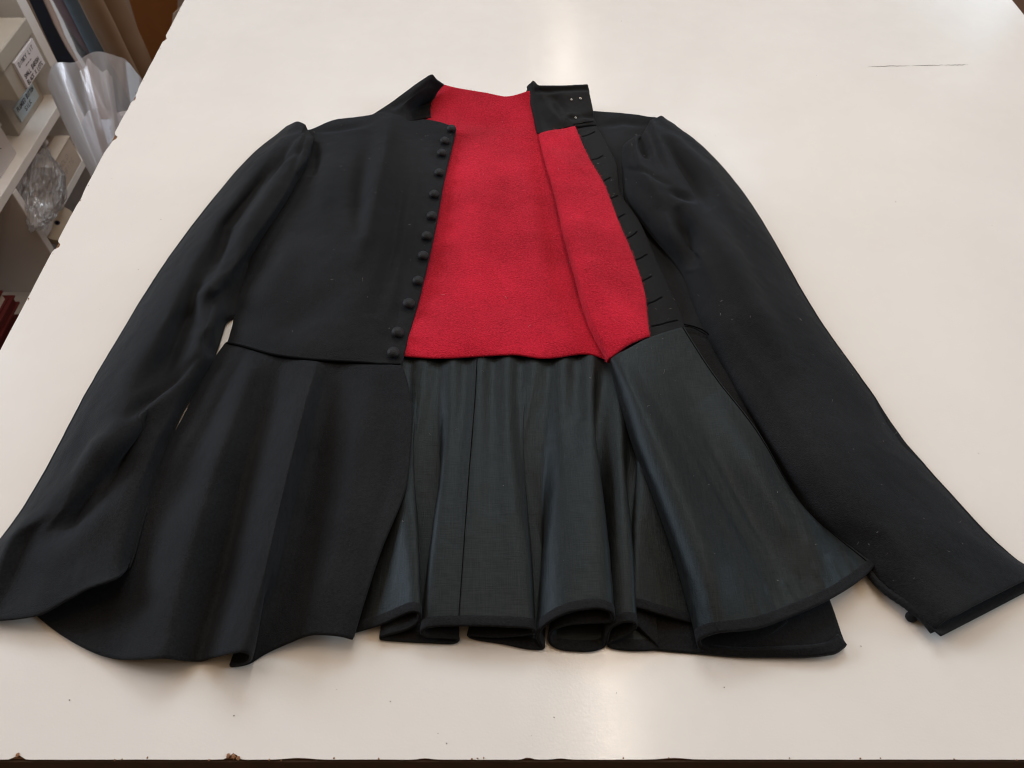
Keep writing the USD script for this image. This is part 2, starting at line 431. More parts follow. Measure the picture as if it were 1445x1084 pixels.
# the scored line in the laminate at the right
ln = []
for a, b in (((1225, 94.2), (1283, 93.2)), ((1287, 93.0), (1331, 92.0)), ((1333, 92.2), (1366, 91.6))):
    p = np.linspace(at(*a, 0.0), at(*b, 0.0), 14)
    p[:, 1] += rng.normal(0, 0.0004, 14)
    w = 0.00045 * np.sin(np.linspace(0.25, np.pi - 0.25, 14))
    lo, hi = p.copy(), p.copy(); lo[:, 1] -= w; hi[:, 1] += w
    v = np.vstack([lo, hi]); v[:, 2] = TABLE + 0.00025
    ln.append(trimesh.Trimesh(v, [[i, i + 1, i + 15] for i in range(13)] + [[i, i + 15, i + 14] for i in range(13)], process=False))
put('scratch', cat_(ln), SPECK, tbl, label='thin dark scratch across the white top')

# ------------------------------------------------------------------ the jacket
J = thing('jacket', 'black wool jacket with red inside lying open on the white table', 'jacket', loc=at(740, 520, 0.0))

# --- back, seen from inside: the red bodice
P = patch([
    [(612, 116, 1.9), (624, 119, 2.2), (655, 126, 2.1), (686, 131, 2.0), (716, 136, 2.1), (746, 129, 2.4), (765, 124, 2.2)],
    [(602, 150, 0.3), (611, 150, 1.1), (650, 155, 1.5), (690, 160, 1.4), (725, 160, 1.5), (760, 155, 1.3), (775, 150, 0.9)],
    [(597, 176, 0.3), (612, 176, 0.9), (660, 178, 1.2), (700, 180, 1.1), (735, 180, 1.2), (766, 178, 0.9), (785, 176, 0.7)],
    [(570, 215, 0.5), (620, 215, 0.8), (670, 215, 1.1), (715, 215, 0.8), (750, 215, 0.9), (775, 215, 0.6), (800, 215, 0.5)],
    [(545, 320, 0.5), (600, 320, 0.7), (660, 320, 1.3), (715, 320, 0.8), (760, 320, 1.1), (800, 320, 0.6), (840, 320, 0.5)],
    [(520, 420, 0.5), (590, 420, 0.9), (650, 420, 1.2), (715, 420, 0.9), (780, 420, 1.2), (830, 420, 0.6), (870, 420, 0.5)],
    [(505, 475, 0.8), (575, 475, 1.2), (650, 476, 1.4), (720, 474, 1.2), (780, 474, 1.3), (840, 472, 0.9), (885, 470, 0.7)],
    [(500, 497, 0.9), (570, 501, 1.0), (618, 504, 1.15), (668, 502, 1.0), (722, 499, 1.05), (767, 504, 1.15), (830, 498, 0.95), (862, 506, 0.85), (890, 500, 0.8)],
], 150, 170)
P = folds(P, [([(690, 180), (680, 330), (660, 480)], 34, 0.35), ([(740, 165), (768, 300), (800, 470)], 16, -0.45), ([(640, 190), (630, 330), (600, 470)], 18, -0.3),
              ([(735, 230), (748, 360), (760, 480)], 20, 0.3), ([(620, 160), (690, 178), (750, 170)], 14, -0.25)], 0.0005, 1, 0.8)
# jog the raw edge a little
P[-1, :, 2] += 0.0006 * (meshkit.fbm(P[-1] * 90, 3, 3) - 0.5)
back_red_P = P
back = put('back_lining', cloth(P, 0.0028), RED, J, smooth=True, label='red felt inside of the back')

# --- peplum back: lining uppermost, wool below, draped in folds that open towards the hem
WAIST = [(0, 440), (0.06, 490), (0.12, 540), (0.20, 578)]
hem = [  # s, waist u, hem u, v, z
    (505, 498, 892, 0.3), (515, 508, 889, 0.5), (527, 522, 885, 0.8), (540, 540, 879, 1.1), (560, 567, 867, 1.7), (574, 583, 861, 2.25), (581, 593, 863, 2.3), (585, 595, 872, 1.7),
    (589, 580, 886, 1.0), (594, 545, 897, 0.5), (598, 535, 901, 0.2), (604, 570, 905, 0.12), (610, 610, 907, 0.12), (615, 640, 908, 0.15), (619, 646, 903, 0.5), (624, 625, 900, 0.75), (629, 600, 899, 0.95), (634, 592, 893, 1.35), (640, 597, 886, 1.75),
    (655, 625, 882, 2.0), (690, 683, 882, 2.1), (720, 735, 884, 2.1), (733, 751, 886, 2.0), (739, 757, 891, 1.5), (743, 745, 896, 1.0), (748, 700, 899, 0.7), (752, 662, 897, 0.45), (757, 665, 900, 0.2), (763, 710, 908, 0.15), (770, 752, 916, 0.12), (778, 766, 915, 0.35),
    (784, 757, 900, 1.0), (790, 760, 889, 1.6), (797, 770, 880, 2.2), (806, 787, 869, 2.75), (817, 814, 860, 3.1), (826, 843, 857, 3.15), (833, 862, 862, 2.95), (837, 868, 870, 2.5), (839, 862, 878, 1.9), (841, 832, 879, 1.75), (843, 800, 882, 1.5), (845, 778, 893, 0.95), (847, 776, 905, 0.5), (850, 795, 917, 0.15), (854, 829, 919, 0.12), (857, 850, 913, 0.3),
    (859, 854, 902, 0.8), (862, 856, 891, 1.4), (866, 868, 881, 1.9), (872, 885, 876, 2.2), (878, 897, 878, 2.1), (880, 899, 884, 1.7), (881, 887, 895, 1.0), (882, 868, 904, 0.6), (883, 858, 911, 0.3), (885, 872, 916, 0.15), (888, 900, 918, 0.12), (892, 930, 915, 0.2),
    (896, 905, 890, 0.6), (899, 885, 868, 1.0), (902, 895, 856, 1.5), (908, 925, 864, 1.2), (916, 960, 874, 0.8), (925, 1000, 884, 0.4)]
hem = np.array(hem, float)
wu, hp = hem[:, 0], np.array([at(*h[1:]) for h in hem])
seg = np.linalg.norm(np.diff(hp, axis=0), axis=1)
sh = np.concatenate([[0], np.cumsum(seg)]) / seg.sum()
NU, NV = 520, 120
s = np.linspace(0, 1, NU)
Hc = PchipInterpolator(sh, hp, axis=0)(s)
for _ in range(5):
    Hc[1:-1] = 0.5 * Hc[1:-1] + 0.25 * (Hc[:-2] + Hc[2:])
wv = PchipInterpolator([430, 500, 570, 618, 668, 722, 767, 830, 850, 870, 925], [482, 491, 499, 502, 499, 496, 501, 495, 499, 499, 488])
us = PchipInterpolator(sh, wu)(s)
Wc = np.array([at(u, wv(u) + 1, 0.55) for u in us])
Wc[:, 2] += 0.0016 * np.sin(us * 0.16)
t = np.linspace(0, 1, NV)[:, None, None]
# the loops open gradually: towards the waist the hem's curve is smoothed away
from scipy.ndimage import gaussian_filter1d
SIG = np.array([0, 1.5, 3, 5, 7, 10, 14, 18, 24, 32, 42], float)
def eased(sig):
    if sig == 0: return Hc
    ext = np.vstack([2 * Hc[0] - Hc[1:61][::-1], Hc, 2 * Hc[-1] - Hc[-61:-1][::-1]])
    return gaussian_filter1d(ext, sig, axis=0)[60:-60]
STACK = np.array([eased(x) for x in SIG])
want = 34.0 * (1 - t[:, 0, 0]) ** 1.9
k0 = np.clip(np.searchsorted(SIG, want, 'right') - 1, 0, len(SIG) - 2)
fr = ((want - SIG[k0]) / (SIG[k0 + 1] - SIG[k0]))[:, None, None]
P = Wc[None] * (1 - t) + (STACK[k0] * (1 - fr) + STACK[k0 + 1] * fr) * t
# the loops open late: pull height in towards the waist, a little belly on the way down
P[..., 2] += 0.0035 * np.sin(np.pi * t[..., 0]) * np.clip((P[..., 2] - TABLE - 0.004) / 0.012, 0, 1)
for _ in range(2):
    P[1:-1, 1:-1] = 0.5 * P[1:-1, 1:-1] + 0.125 * (P[:-2, 1:-1] + P[2:, 1:-1] + P[1:-1, :-2] + P[1:-1, 2:])
nn = normals(P)
if nn[..., 2].mean() < 0: nn = -nn
P = P + nn * (0.0010 * (meshkit.fbm(P * 40.0, 3, 4) - 0.5) + 0.0004 * (meshkit.fbm(P * 160.0, 2, 8) - 0.5))[..., None]
P[..., 2] = np.maximum(P[..., 2], TABLE + 0.0030)
pep_P = P
put('peplum_back', cloth(P[int(NV * 0.45):], 0.0016, lift=-0.0009), WOOL, J, smooth=True, label='black wool outside of the back peplum')
kk = int(NV * 0.99)
lin = put('peplum_lining', cloth(P[:kk], 0.0005, lift=0.0005), LINING, J, smooth=True, label='dark lining of the back peplum in deep folds')
put('hem_binding', cloth(P[kk - 2:], 0.0017, lift=0.0007), WOOL, lin, smooth=True)
# centre back seam
cf = np.interp(np.linspace(674, 668, kk), us, np.arange(NU))
c0 = cf.astype(int); cw = (cf - c0)[:, None]
ii = np.arange(kk)
seam = P[ii, c0] * (1 - cw) + P[ii, c0 + 1] * cw + nn[ii, c0] * 0.0008
put('back_seam', tube(seam[::2], 0.0004, 6), THREAD, lin, smooth=True)

# --- right-hand front seen from outside and the shoulder under the opened flap
P = patch([
    [(800, 150, 1.0), (839, 157, 1.3), (869, 159, 1.4), (900, 162, 1.4), (922, 165, 1.4), (940, 172, 0.6)],
    [(820, 200, 0.7), (850, 198, 1.1), (880, 195, 1.3), (905, 190, 1.1), (930, 195, 0.7)],
    [(840, 280, 0.5), (870, 280, 0.7), (895, 282, 0.7), (930, 285, 0.6), (960, 290, 0.4)],
    [(870, 370, 0.5), (910, 370, 0.7), (945, 372, 0.7), (980, 380, 0.5), (1005, 385, 0.3)],
    [(900, 440, 0.6), (945, 440, 0.8), (970, 442, 0.8), (1000, 450, 0.6), (1030, 455, 0.3)],
    [(905, 468, 0.7), (950, 458, 1.0), (972, 460, 1.0), (1005, 476, 0.7), (1035, 490, 0.3)],
], 90, 130)
P = folds(P, [([(835, 178), (880, 172), (925, 176)], 5, -0.15), ([(870, 270), (930, 350), (985, 450)], 14, -0.25)], 0.0006, 2)
put('side_front', cloth(P, 0.0022), WOOL, J, smooth=True)
P = patch([
    [(905, 470, 0.6), (950, 460, 0.9), (972, 462, 0.9), (1005, 478, 0.6), (1035, 492, 0.25)],
    [(940, 560, 0.5), (985, 550, 0.7), (1020, 535, 0.9), (1045, 545, 0.6), (1060, 552, 0.2)],
    [(1000, 660, 0.4), (1050, 640, 0.7), (1082, 620, 0.8), (1102, 636, 0.5), (1112, 645, 0.2)],
    [(1060, 730, 0.3), (1095, 715, 0.5), (1122, 695, 0.5), (1134, 708, 0.3), (1140, 714, 0.15)],
], 60, 90)
put('side_peplum', cloth(folds(P, [], 0.0006, 3), 0.0022), WOOL, J, smooth=True)
pts = [at(u, v, z) for u, v, z in ((958, 457, 1.35), (972, 459, 1.4), (990, 465, 1.2), (1005, 476, 0.95), (1015, 484, 0.7))]
put('waist_seam', tube(PchipInterpolator(np.arange(5), pts, axis=0)(np.linspace(0, 4, 40)), 0.0007, 6), THREAD, J, smooth=True)

# --- lower layer of the opened peplum: wool hem lying on the table
P = patch([
    [(900, 800, 0.25), (1000, 800, 0.25), (1100, 800, 0.25), (1152, 805, 0.25)],
    [(905, 870, 0.25), (1000, 870, 0.3), (1100, 865, 0.5), (1176, 862, 0.35)],
    [(905, 905, 0.25), (1000, 908, 0.3), (1100, 905, 0.6), (1186, 892, 0.45)],
    [(905, 914, 0.25), (1000, 922, 0.25), (1060, 925, 0.3), (1130, 925, 0.5), (1172, 920, 0.7), (1192, 908, 0.6)],
], 90, 50)
under = put('peplum_front', cloth(folds(P, [], 0.0005, 12), 0.0022), WOOL, J, smooth=True, label='black wool underside of the folded back peplum front')
P = patch([
    [(990, 911, 0.55), (1060, 917, 0.75), (1130, 914, 0.95), (1170, 908, 0.95), (1184, 897, 0.85)],
    [(985, 921, 0.30), (1060, 926.5, 0.45), (1130, 926.5, 0.62), (1174, 921.5, 0.80), (1194, 909, 0.72)],
], 80, 6, relax=1)
put('hem_binding', cloth(P, 0.0035, lift=0.0004), WOOL, under, smooth=True)

# --- opened front peplum flap, lining uppermost
rows = [
    [(0, 880, 520, 0.4), (0.10, 861, 512, 0.9), (0.14, 862, 508, 1.6), (0.3, 880, 496, 2.1), (0.55, 910, 480, 2.2), (0.8, 940, 469, 2.1), (1, 965, 462, 1.9)],
    [(0, 920, 575, 0.4), (0.10, 873, 562, 0.8), (0.14, 876, 556, 1.7), (0.24, 892, 548, 2.6), (0.36, 912, 544, 2.3), (0.7, 965, 532, 1.9), (1, 1006, 526, 1.7)],
    [(0, 970, 650, 0.4), (0.10, 896, 638, 0.7), (0.14, 900, 631, 1.9), (0.25, 928, 624, 3.0), (0.38, 958, 621, 2.3), (0.7, 1022, 613, 1.8), (1, 1069, 610, 1.6)],
    [(0, 1010, 735, 0.3), (0.10, 929, 727, 0.6), (0.14, 934, 718, 2.0), (0.25, 966, 710, 3.1), (0.38, 1002, 705, 2.3), (0.55, 1044, 699, 1.8), (0.8, 1098, 700, 1.9), (0.9, 1122, 710, 1.8), (1, 1138, 728, 1.3)],
    [(0, 1080, 830, 0.3), (0.10, 961, 822, 0.5), (0.14, 967, 810, 2.0), (0.25, 1000, 802, 3.2), (0.38, 1040, 796, 2.4), (0.55, 1085, 785, 1.8), (0.75, 1135, 768, 2.0), (0.9, 1162, 758, 1.5), (1, 1180, 758, 1.0)],
    [(0, 1110, 880, 0.5), (0.03, 1060, 908, 0.35), (0.07, 1010, 918, 0.3), (0.10, 987, 914, 0.5), (0.125, 984, 904, 1.3), (0.16, 998, 896, 2.2), (0.25, 1018, 891, 2.7), (0.36, 1060, 887, 2.5), (0.52, 1112, 870, 2.1), (0.70, 1165, 847, 1.9), (0.88, 1212, 818, 1.3), (1, 1234, 797, 1.0)],
]
P = patch(rows, 260, 190, relax=4, ts=[0, 0.15, 0.36, 0.58, 0.8, 1])
hemfl = [([(1075 + 22 * i, 872 - 11 * i), (1060 + 21 * i, 838 - 11 * i)], 5, -0.06 if i % 2 else 0.05, (0, 1)) for i in range(7)]
P = folds(P, [([(1000, 560), (1080, 690), (1180, 825)], 26, 0.35), ([(950, 520), (1030, 670), (1120, 850)], 24, -0.3), ([(1075, 640), (1120, 740), (1150, 830)], 12, -0.2),
              ([(985, 610), (1050, 730), (1092, 800)], 5, 0.08), ([(960, 600), (1040, 740), (1085, 830)], 5, -0.07)] + hemfl, 0.00035, 6, 1.25)
flap_P = P
kk = int(190 * 0.984)
put('peplum_front', cloth(P, 0.0022, lift=-0.0004), WOOL, J, smooth=True)
fl = put('peplum_lining', cloth(P[:kk], 0.0005, lift=0.0007), LINING, J, smooth=True, label='dark lining of the opened front peplum, smooth and shiny')
put('hem_binding', cloth(P[kk - 3:], 0.0019, lift=0.0008), WOOL, fl, smooth=True)
nfl = up_normals(P)
put('edge_seam', tube(np.array([P[i, -5] + nfl[i, -5] * 0.0009 for i in range(0, kk, 3)]), 0.00045, 6), THREAD, fl, smooth=True)

# --- opened front bodice: black facing with buttonholes, red felt
flap_rows = [  # v: roll edge, mid, red edge, outer edge
    [(790, 196, 0.5), (760, 192, 0.9), (764, 187, 1.6), (786, 183, 1.9), (811, 178, 1.9)],
    [(805, 236, 0.4), (770, 230, 0.8), (774, 225, 1.7), (800, 222, 2.0), (829, 219, 1.9)],
    [(820, 284, 0.4), (784, 280, 0.8), (789, 275, 1.9), (820, 268, 2.1), (852, 260, 1.9)],
    [(835, 335, 0.4), (795, 330, 0.8), (800, 325, 2.1), (835, 320, 2.3), (873, 314, 2.0)],
    [(850, 396, 0.4), (811, 391, 0.8), (817, 386, 2.3), (855, 376, 2.5), (894, 364, 2.1)],
    [(868, 452, 0.4), (827, 450, 0.8), (834, 442, 2.4), (872, 430, 2.5), (910, 418, 2.1)],
    [(880, 506, 0.4), (851, 500, 0.9), (856, 492, 2.0), (882, 478, 2.4), (915, 462, 2.1)],
    [(880, 512, 0.5), (856, 511, 1.1), (861, 503, 1.9), (886, 486, 2.2), (917, 473, 2.0)],
]
flap_rows = [[r[0], (r[1][0] + 6, r[1][1] + 2, 0.5), (r[1][0] - 1, r[1][1] - 1, 1.25)] + r[2:] for r in flap_rows]
P = patch(flap_rows, 100, 170, relax=3)
P = folds(P, [([(765, 200), (800, 208), (830, 212)], 9, -0.12), ([(768, 215), (800, 235), (840, 238)], 12, 0.12), ([(800, 300), (840, 400), (880, 470)], 14, 0.2)], 0.0007, 7, 1.0)
red_flap_P = P
put('front_lining', cloth(P, 0.0030), RED, J, smooth=True, label='red felt strip of the turned back front')
fac_rows = [
    [(790, 186, 1.50), (815, 180, 1.55), (840, 176, 1.4)],
    [(812, 224, 1.50), (835, 218, 1.60), (860, 211, 1.4)],
    [(828, 246, 1.55), (850, 240, 1.60), (871, 236, 1.4)],
    [(836, 266, 1.55), (855, 264, 1.65), (873, 263, 1.4)],
    [(855, 320, 1.65), (880, 318, 1.70), (903, 314, 1.4)],
    [(877, 370, 1.75), (902, 371, 1.75), (928, 371, 1.4)],
    [(893, 424, 1.80), (925, 424, 1.80), (952, 422, 1.4)],
    [(900, 470, 1.75), (935, 464, 1.75), (963, 449, 1.4)],
    [(900, 482, 1.75), (935, 474, 1.75), (966, 462, 1.5)],
]
P = patch(fac_rows, 60, 150, relax=2)
P = folds(P, [], 0.0005, 8)
fac_P = P
fq = measured(P)
fac = put('button_facing', cloth(P, 0.0028), FACING, J, smooth=True, label='black facing strip with a row of buttonholes')
def drop(P, q, u, v):
    """The point of cloth P that appears nearest to (u, v) in the photograph, with its grid place."""
    d = np.linalg.norm(q - [u, v], axis=2)
    i, k = np.unravel_index(np.argmin(d), d.shape)
    return P[i, k], i, k
fn = up_normals(P)
holes = [((821, 192), (839, 186)), ((834, 226), (851, 219)), ((847, 256), (861, 250)), ((859, 280), (872, 275)), ((868, 308), (882, 301)), ((881, 338), (899, 327)),
         ((894, 368), (913, 358)), ((904, 397), (920, 389)), ((913, 429), (935, 418)), ((919, 460), (956, 451))]
def ribbon(p, n, w, lift):
    p = np.asarray(p, float); n = np.asarray(n, float)
    tt = np.gradient(p, axis=0); tt /= np.linalg.norm(tt, axis=1, keepdims=True)
    b = np.cross(n, tt); b /= np.linalg.norm(b, axis=1, keepdims=True)
    w = np.broadcast_to(w, len(p))[:, None]
    v = np.vstack([p - b * w + n * lift, p + b * w + n * lift])
    k = len(p)
    return trimesh.Trimesh(v, [[i, i + 1, k + i + 1] for i in range(k - 1)] + [[i, k + i + 1, k + i] for i in range(k - 1)], process=False)
for a, b in holes:
    line, nrm = [], []
    for h in np.linspace(0, 1, 16):
        p, i, k = drop(P, fq, a[0] + (b[0] - a[0]) * h, a[1] + (b[1] - a[1]) * h + 1.2 * math.sin(3 * h))
        line.append(p); nrm.append(fn[i, k])
    line, nrm = np.array(line), np.array(nrm)
    for _ in range(4):
        line[1:-1] = 0.5 * line[1:-1] + 0.25 * (line[:-2] + line[2:])
    side = np.cross(nrm, np.gradient(line, axis=0)); side /= np.linalg.norm(side, axis=1, keepdims=True)
    lips = [tube(line + side * e + nrm * 0.0000, 0.00030, 6) for e in (-0.0007, 0.0007)]
    slit = ribbon(line, nrm, 0.0004, 0.0005)
    put('buttonhole', cat_(lips + [slit]), THREAD, fac, smooth=True)

# --- collar pieces
P = patch([
    [(743, 123, 2.3), (748, 118, 2.9), (753, 117, 3.2), (761, 121, 3.2), (795, 121.5, 3.2), (829, 119, 3.0)],
    [(749, 150, 1.6), (753, 149, 1.9), (760, 148, 2.1), (780, 149, 2.3), (805, 148, 2.3), (834, 146, 2.2)],
    [(757, 188, 0.9), (760, 188, 1.3), (766, 187, 1.6), (785, 184, 1.75), (811, 179, 1.75), (841, 176, 1.5)],
], 90, 70, relax=2)
P = folds(P, [([(770, 150), (790, 172), (815, 178)], 9, 0.22), ([(765, 130), (785, 140), (800, 165)], 7, -0.15), ([(757, 128), (790, 127), (828, 125)], 3.5, -0.10, (0, 0)),
              ([(806, 168), (838, 164)], 4, -0.12, (0, 0)), ([(790, 160), (838, 172)], 5, 0.12)], 0.0008, 9)
col = put('collar', cloth(P, 0.0036), FACING, J, smooth=True, label='standing collar end turned open, black with metal eyes')
cq = measured(P); cn = up_normals(P)
for (u, v, w) in ((806, 141.5, 0.0010), (818.5, 140.0, 0.0014), (812, 167.5, 0.0010)):
    p, i, k = drop(P, cq, u, v)
    ring = trimesh.creation.torus(major_radius=0.0010, minor_radius=w * 0.38, major_sections=20, minor_sections=8)
    x = trimesh.geometry.align_vectors([0, 0, 1], cn[i, k] + np.array([0.2, -0.5, 0]))
    ring.apply_transform(x); ring.apply_translation(p + cn[i, k] * 0.0012)
    put('hook_eye', ring, STEEL, col, smooth=True)
st = []
for h in np.linspace(0.05, 0.95, 16):
    p, i, k = drop(P, cq, 808 + 30 * h, 176 - 5 * h)
    st.append(p + cn[i, k] * 0.0004)
put('stitch_line', tube(st, 0.0004, 6), THREAD, col, smooth=True)
# small knob of the folded collar end behind it
P = patch([
    [(741, 133, 1.6), (746, 122, 2.6), (752, 114, 3.3), (758, 119, 2.6), (764, 127, 1.8)],
    [(744, 145, 1.2), (749, 133, 2.2), (753, 124, 2.8), (758, 130, 2.2), (764, 138, 1.5)],
], 40, 20, relax=2)
put('collar_fold', cloth(P, 0.0030), WOOL, J, smooth=True)

# --- left-hand front, outside, closed side with the buttons
rows = [
    [(0, 402, 190, 0.5), (0.12, 432, 184, 1.0), (0.32, 476, 168, 1.4), (0.5, 519, 163, 1.8), (0.64, 552, 156, 2.2), (0.76, 578, 171, 1.9), (0.86, 601, 169, 1.8), (0.94, 627, 174, 1.7), (1, 643, 182, 1.6)],
    [(0, 405, 235, 0.5), (0.14, 440, 222, 1.4), (0.32, 482, 212, 2.0), (0.5, 525, 205, 2.4), (0.66, 560, 200, 2.1), (0.8, 590, 196, 1.7), (0.93, 620, 204, 1.6), (1, 637, 207, 1.5)],
    [(0, 392, 285, 0.5), (0.14, 420, 270, 1.4), (0.32, 468, 260, 2.3), (0.5, 520, 255, 2.6), (0.66, 556, 252, 2.4), (0.8, 585, 252, 1.9), (0.93, 613, 255, 1.6), (1, 625.5, 256, 1.5)],
    [(0, 350, 342, 0.3), (0.10, 380, 330, 1.3), (0.28, 440, 324, 2.4), (0.48, 500, 322, 2.9), (0.66, 550, 322, 2.6), (0.8, 580, 322, 2.0), (0.93, 602, 322, 1.6), (1, 613.5, 322, 1.5)],
    [(0, 334, 420, 0.25), (0.08, 352, 416, 1.2), (0.26, 420, 414, 2.2), (0.48, 490, 415, 2.6), (0.66, 535, 415, 2.2), (0.8, 562, 415, 1.7), (0.93, 582, 414, 1.5), (1, 592.5, 414, 1.4)],
    [(0, 326, 466, 0.3), (0.08, 346, 470, 1.2), (0.26, 404, 478, 1.9), (0.48, 470, 484, 2.1), (0.66, 520, 485, 1.8), (0.8, 545, 484, 1.5), (0.93, 564, 482, 1.4), (1, 574, 481, 1.3)],
    [(0, 320, 484, 0.3), (0.08, 342, 488, 1.1), (0.26, 396, 502, 1.6), (0.48, 455, 508, 1.7), (0.66, 509, 511, 1.6), (0.8, 535, 513, 1.5), (0.93, 555, 514, 1.4), (1, 566, 514, 1.3)],
]
P = patch(rows, 170, 220, relax=3)
P = folds(P, [([(548, 160), (538, 240), (520, 330), (500, 380)], 13, 0.42), ([(520, 185), (508, 260), (505, 340)], 13, -0.32), ([(575, 200), (566, 270), (556, 350), (530, 450)], 13, -0.34),
              ([(470, 190), (462, 260), (455, 330)], 16, 0.2), ([(445, 200), (440, 250)], 9, -0.3), ([(437, 186), (480, 181), (530, 172)], 4, -0.13),
              ([(600, 190), (585, 300), (556, 470)], 9, -0.16), ([(380, 480), (430, 440), (500, 400)], 22, -0.2), ([(350, 440), (400, 380), (420, 330)], 18, 0.2)], 0.0008, 11)
fp = put('front_panel', cloth(P, 0.0026), WOOL, J, smooth=True, label='black wool front with twelve covered buttons')
fpP, fpq, fpn = P, measured(P), up_normals(P)
def button(c, n, r=0.0054):
    prof = [(0.0, -0.2), (0.6, -0.2), (0.62, 0.22), (0.95, 0.34), (1.03, 0.50), (0.98, 0.70), (0.80, 0.93), (0.45, 1.10), (0.0, 1.15)]
    m = trimesh.creation.revolve(np.array(prof) * r, sections=24)
    m.apply_transform(trimesh.geometry.align_vectors([0, 0, 1], n))
    m.apply_translation(c + n * 0.0003)
    return m
for k, (u, v) in enumerate([(637, 183), (627, 200), (623, 217), (620, 246), (613, 276), (609, 306), (602, 334), (597, 363), (590, 397), (577, 430), (561, 471), (555, 500)]):
    p, i, j = drop(fpP, fpq, u, v + 1)
    n = fpn[i, j] + np.array([rng.normal(0, 0.09), rng.normal(-0.1, 0.09), 0.3])
    put('button', button(p, n / np.linalg.norm(n), 0.0055 if k < 9 else 0.0059), BUTTON, fp, smooth=True)
# waist seam cord
ws = np.array([fpP[-1, k] + np.array([0, -0.0004, 0.0002]) for k in range(0, 170, 3)])
put('waist_seam', tube(ws, 0.0012, 8), THREAD, J, smooth=True)

# collar, left half: stands up, dips into the neck hollow
P = patch([
    [(519, 165, 1.7), (545, 149, 2.4), (573, 129, 3.2), (595, 113, 3.9), (609, 105, 4.2), (617, 114, 3.5), (626, 121, 2.7)],
    [(530, 166, 1.8), (552, 157, 2.3), (574, 144, 2.8), (592, 133, 2.9), (604, 128, 2.7), (611, 130, 2.2), (616, 132, 1.9)],
    [(545, 170, 2.0), (560, 166, 2.1), (574, 160, 2.0), (584, 154, 0.8), (595, 149, 0.6), (604, 146, 0.8), (608, 147, 1.0)],
    [(552, 176, 2.1), (565, 174, 2.0), (574, 172, 1.8), (584, 169, 0.6), (593, 167, 0.5), (602, 166, 0.7), (608, 166, 0.9)],
], 90, 60, relax=2)
P = folds(P, [([(556, 150), (580, 136), (608, 118)], 5, -0.10, (0, 0))], 0.0006, 13)
put('collar', cloth(P, 0.0030), WOOL, J, smooth=True, label='standing collar end at the buttoned front, black')

# --- left-hand peplum front, outside: three flares, the middle one leaning over its valley
flares = [
    [(318, 484, 0.3), (340, 490, 1.0), (348, 492, 1.1), (362, 497, 1.3), (384, 501, 1.4), (400, 503, 1.4), (418, 506, 1.5), (432, 508, 1.7), (444, 509, 1.7), (452, 510, 1.6), (464, 510, 1.5), (480, 511, 1.4), (505, 512, 1.5), (528, 514, 1.5), (550, 515, 1.5), (566, 516, 1.5)],
    [(292, 520, 0.3), (318, 524, 1.0), (330, 527, 1.0), (350, 528, 2.0), (372, 530, 1.5), (392, 531, 1.1), (412, 531, 1.8), (430, 529, 2.2), (442, 529, 2.3), (451, 531, 1.8), (460, 534, 1.25), (476, 536, 1.1), (500, 538, 1.5), (525, 538, 1.9), (550, 538, 1.7), (573, 536, 1.7)],
    [(253, 598, 0.25), (282, 594, 1.0), (298, 593, 0.9), (326, 592, 2.5), (352, 592, 1.6), (374, 592, 0.9), (398, 592, 1.9), (415, 592, 3.0), (425, 592, 3.2), (433, 596, 2.2), (442, 600, 1.2), (456, 601, 0.8), (490, 602, 1.6), (515, 602, 2.3), (555, 600, 2.1), (581, 592, 2.1)],
    [(200, 680, 0.25), (236, 676, 0.9), (258, 672, 0.9), (298, 670, 2.8), (328, 669, 1.6), (350, 669, 0.8), (375, 668, 1.9), (396, 668, 3.1), (406, 668, 3.4), (413, 674, 2.3), (422, 680, 1.1), (440, 682, 0.6), (470, 681, 1.4), (502, 680, 2.3), (548, 676, 2.2), (576, 666, 2.2)],
    [(120, 800, 0.25), (165, 800, 0.8), (200, 800, 1.0), (258, 797, 3.0), (296, 797, 1.5), (320, 797, 0.6), (345, 793, 1.9), (366, 790, 3.3), (378, 789, 3.6), (386, 797, 2.3), (393, 804, 1.0), (412, 806, 0.5), (440, 803, 1.2), (472, 800, 2.2), (505, 792, 2.1), (532, 788, 2.0)],
]
rows = [[(k / 15,) + p for k, p in enumerate(r)] for r in flares]
rows.append([(0, 20, 838, 0.25), (0.03, 52, 868, 0.3), (0.06, 88, 896, 0.4), (0.09, 129, 918, 0.5), (0.133, 160, 928, 0.8), (0.175, 200, 929, 2.0), (0.205, 230, 927, 2.6), (0.267, 262, 931, 1.2), (0.333, 282, 931, 0.5), (0.4, 300, 926, 1.2), (0.467, 325, 920, 2.8),
             (0.533, 345, 918, 3.4), (0.55, 357, 922, 3.0), (0.565, 361, 930, 2.0), (0.58, 354, 936, 1.2), (0.60, 338, 939, 0.5), (0.625, 322, 940, 0.25), (0.66, 345, 938, 0.2), (0.733, 374, 921, 0.3), (0.8, 405, 907, 0.8), (0.867, 440, 894, 1.6), (0.933, 472, 895, 1.8), (1, 498, 901, 1.3)])
P = patch(rows, 320, 200, relax=40, ts=[0, 0.09, 0.30, 0.50, 0.80, 1])
P = folds(P, [([(560, 540), (555, 660), (500, 860)], 10, -0.12)], 0.0007, 14, 1.0)
put('peplum_front', cloth(P, 0.0024), WOOL, J, smooth=True, label='black wool front peplum with one long fold')

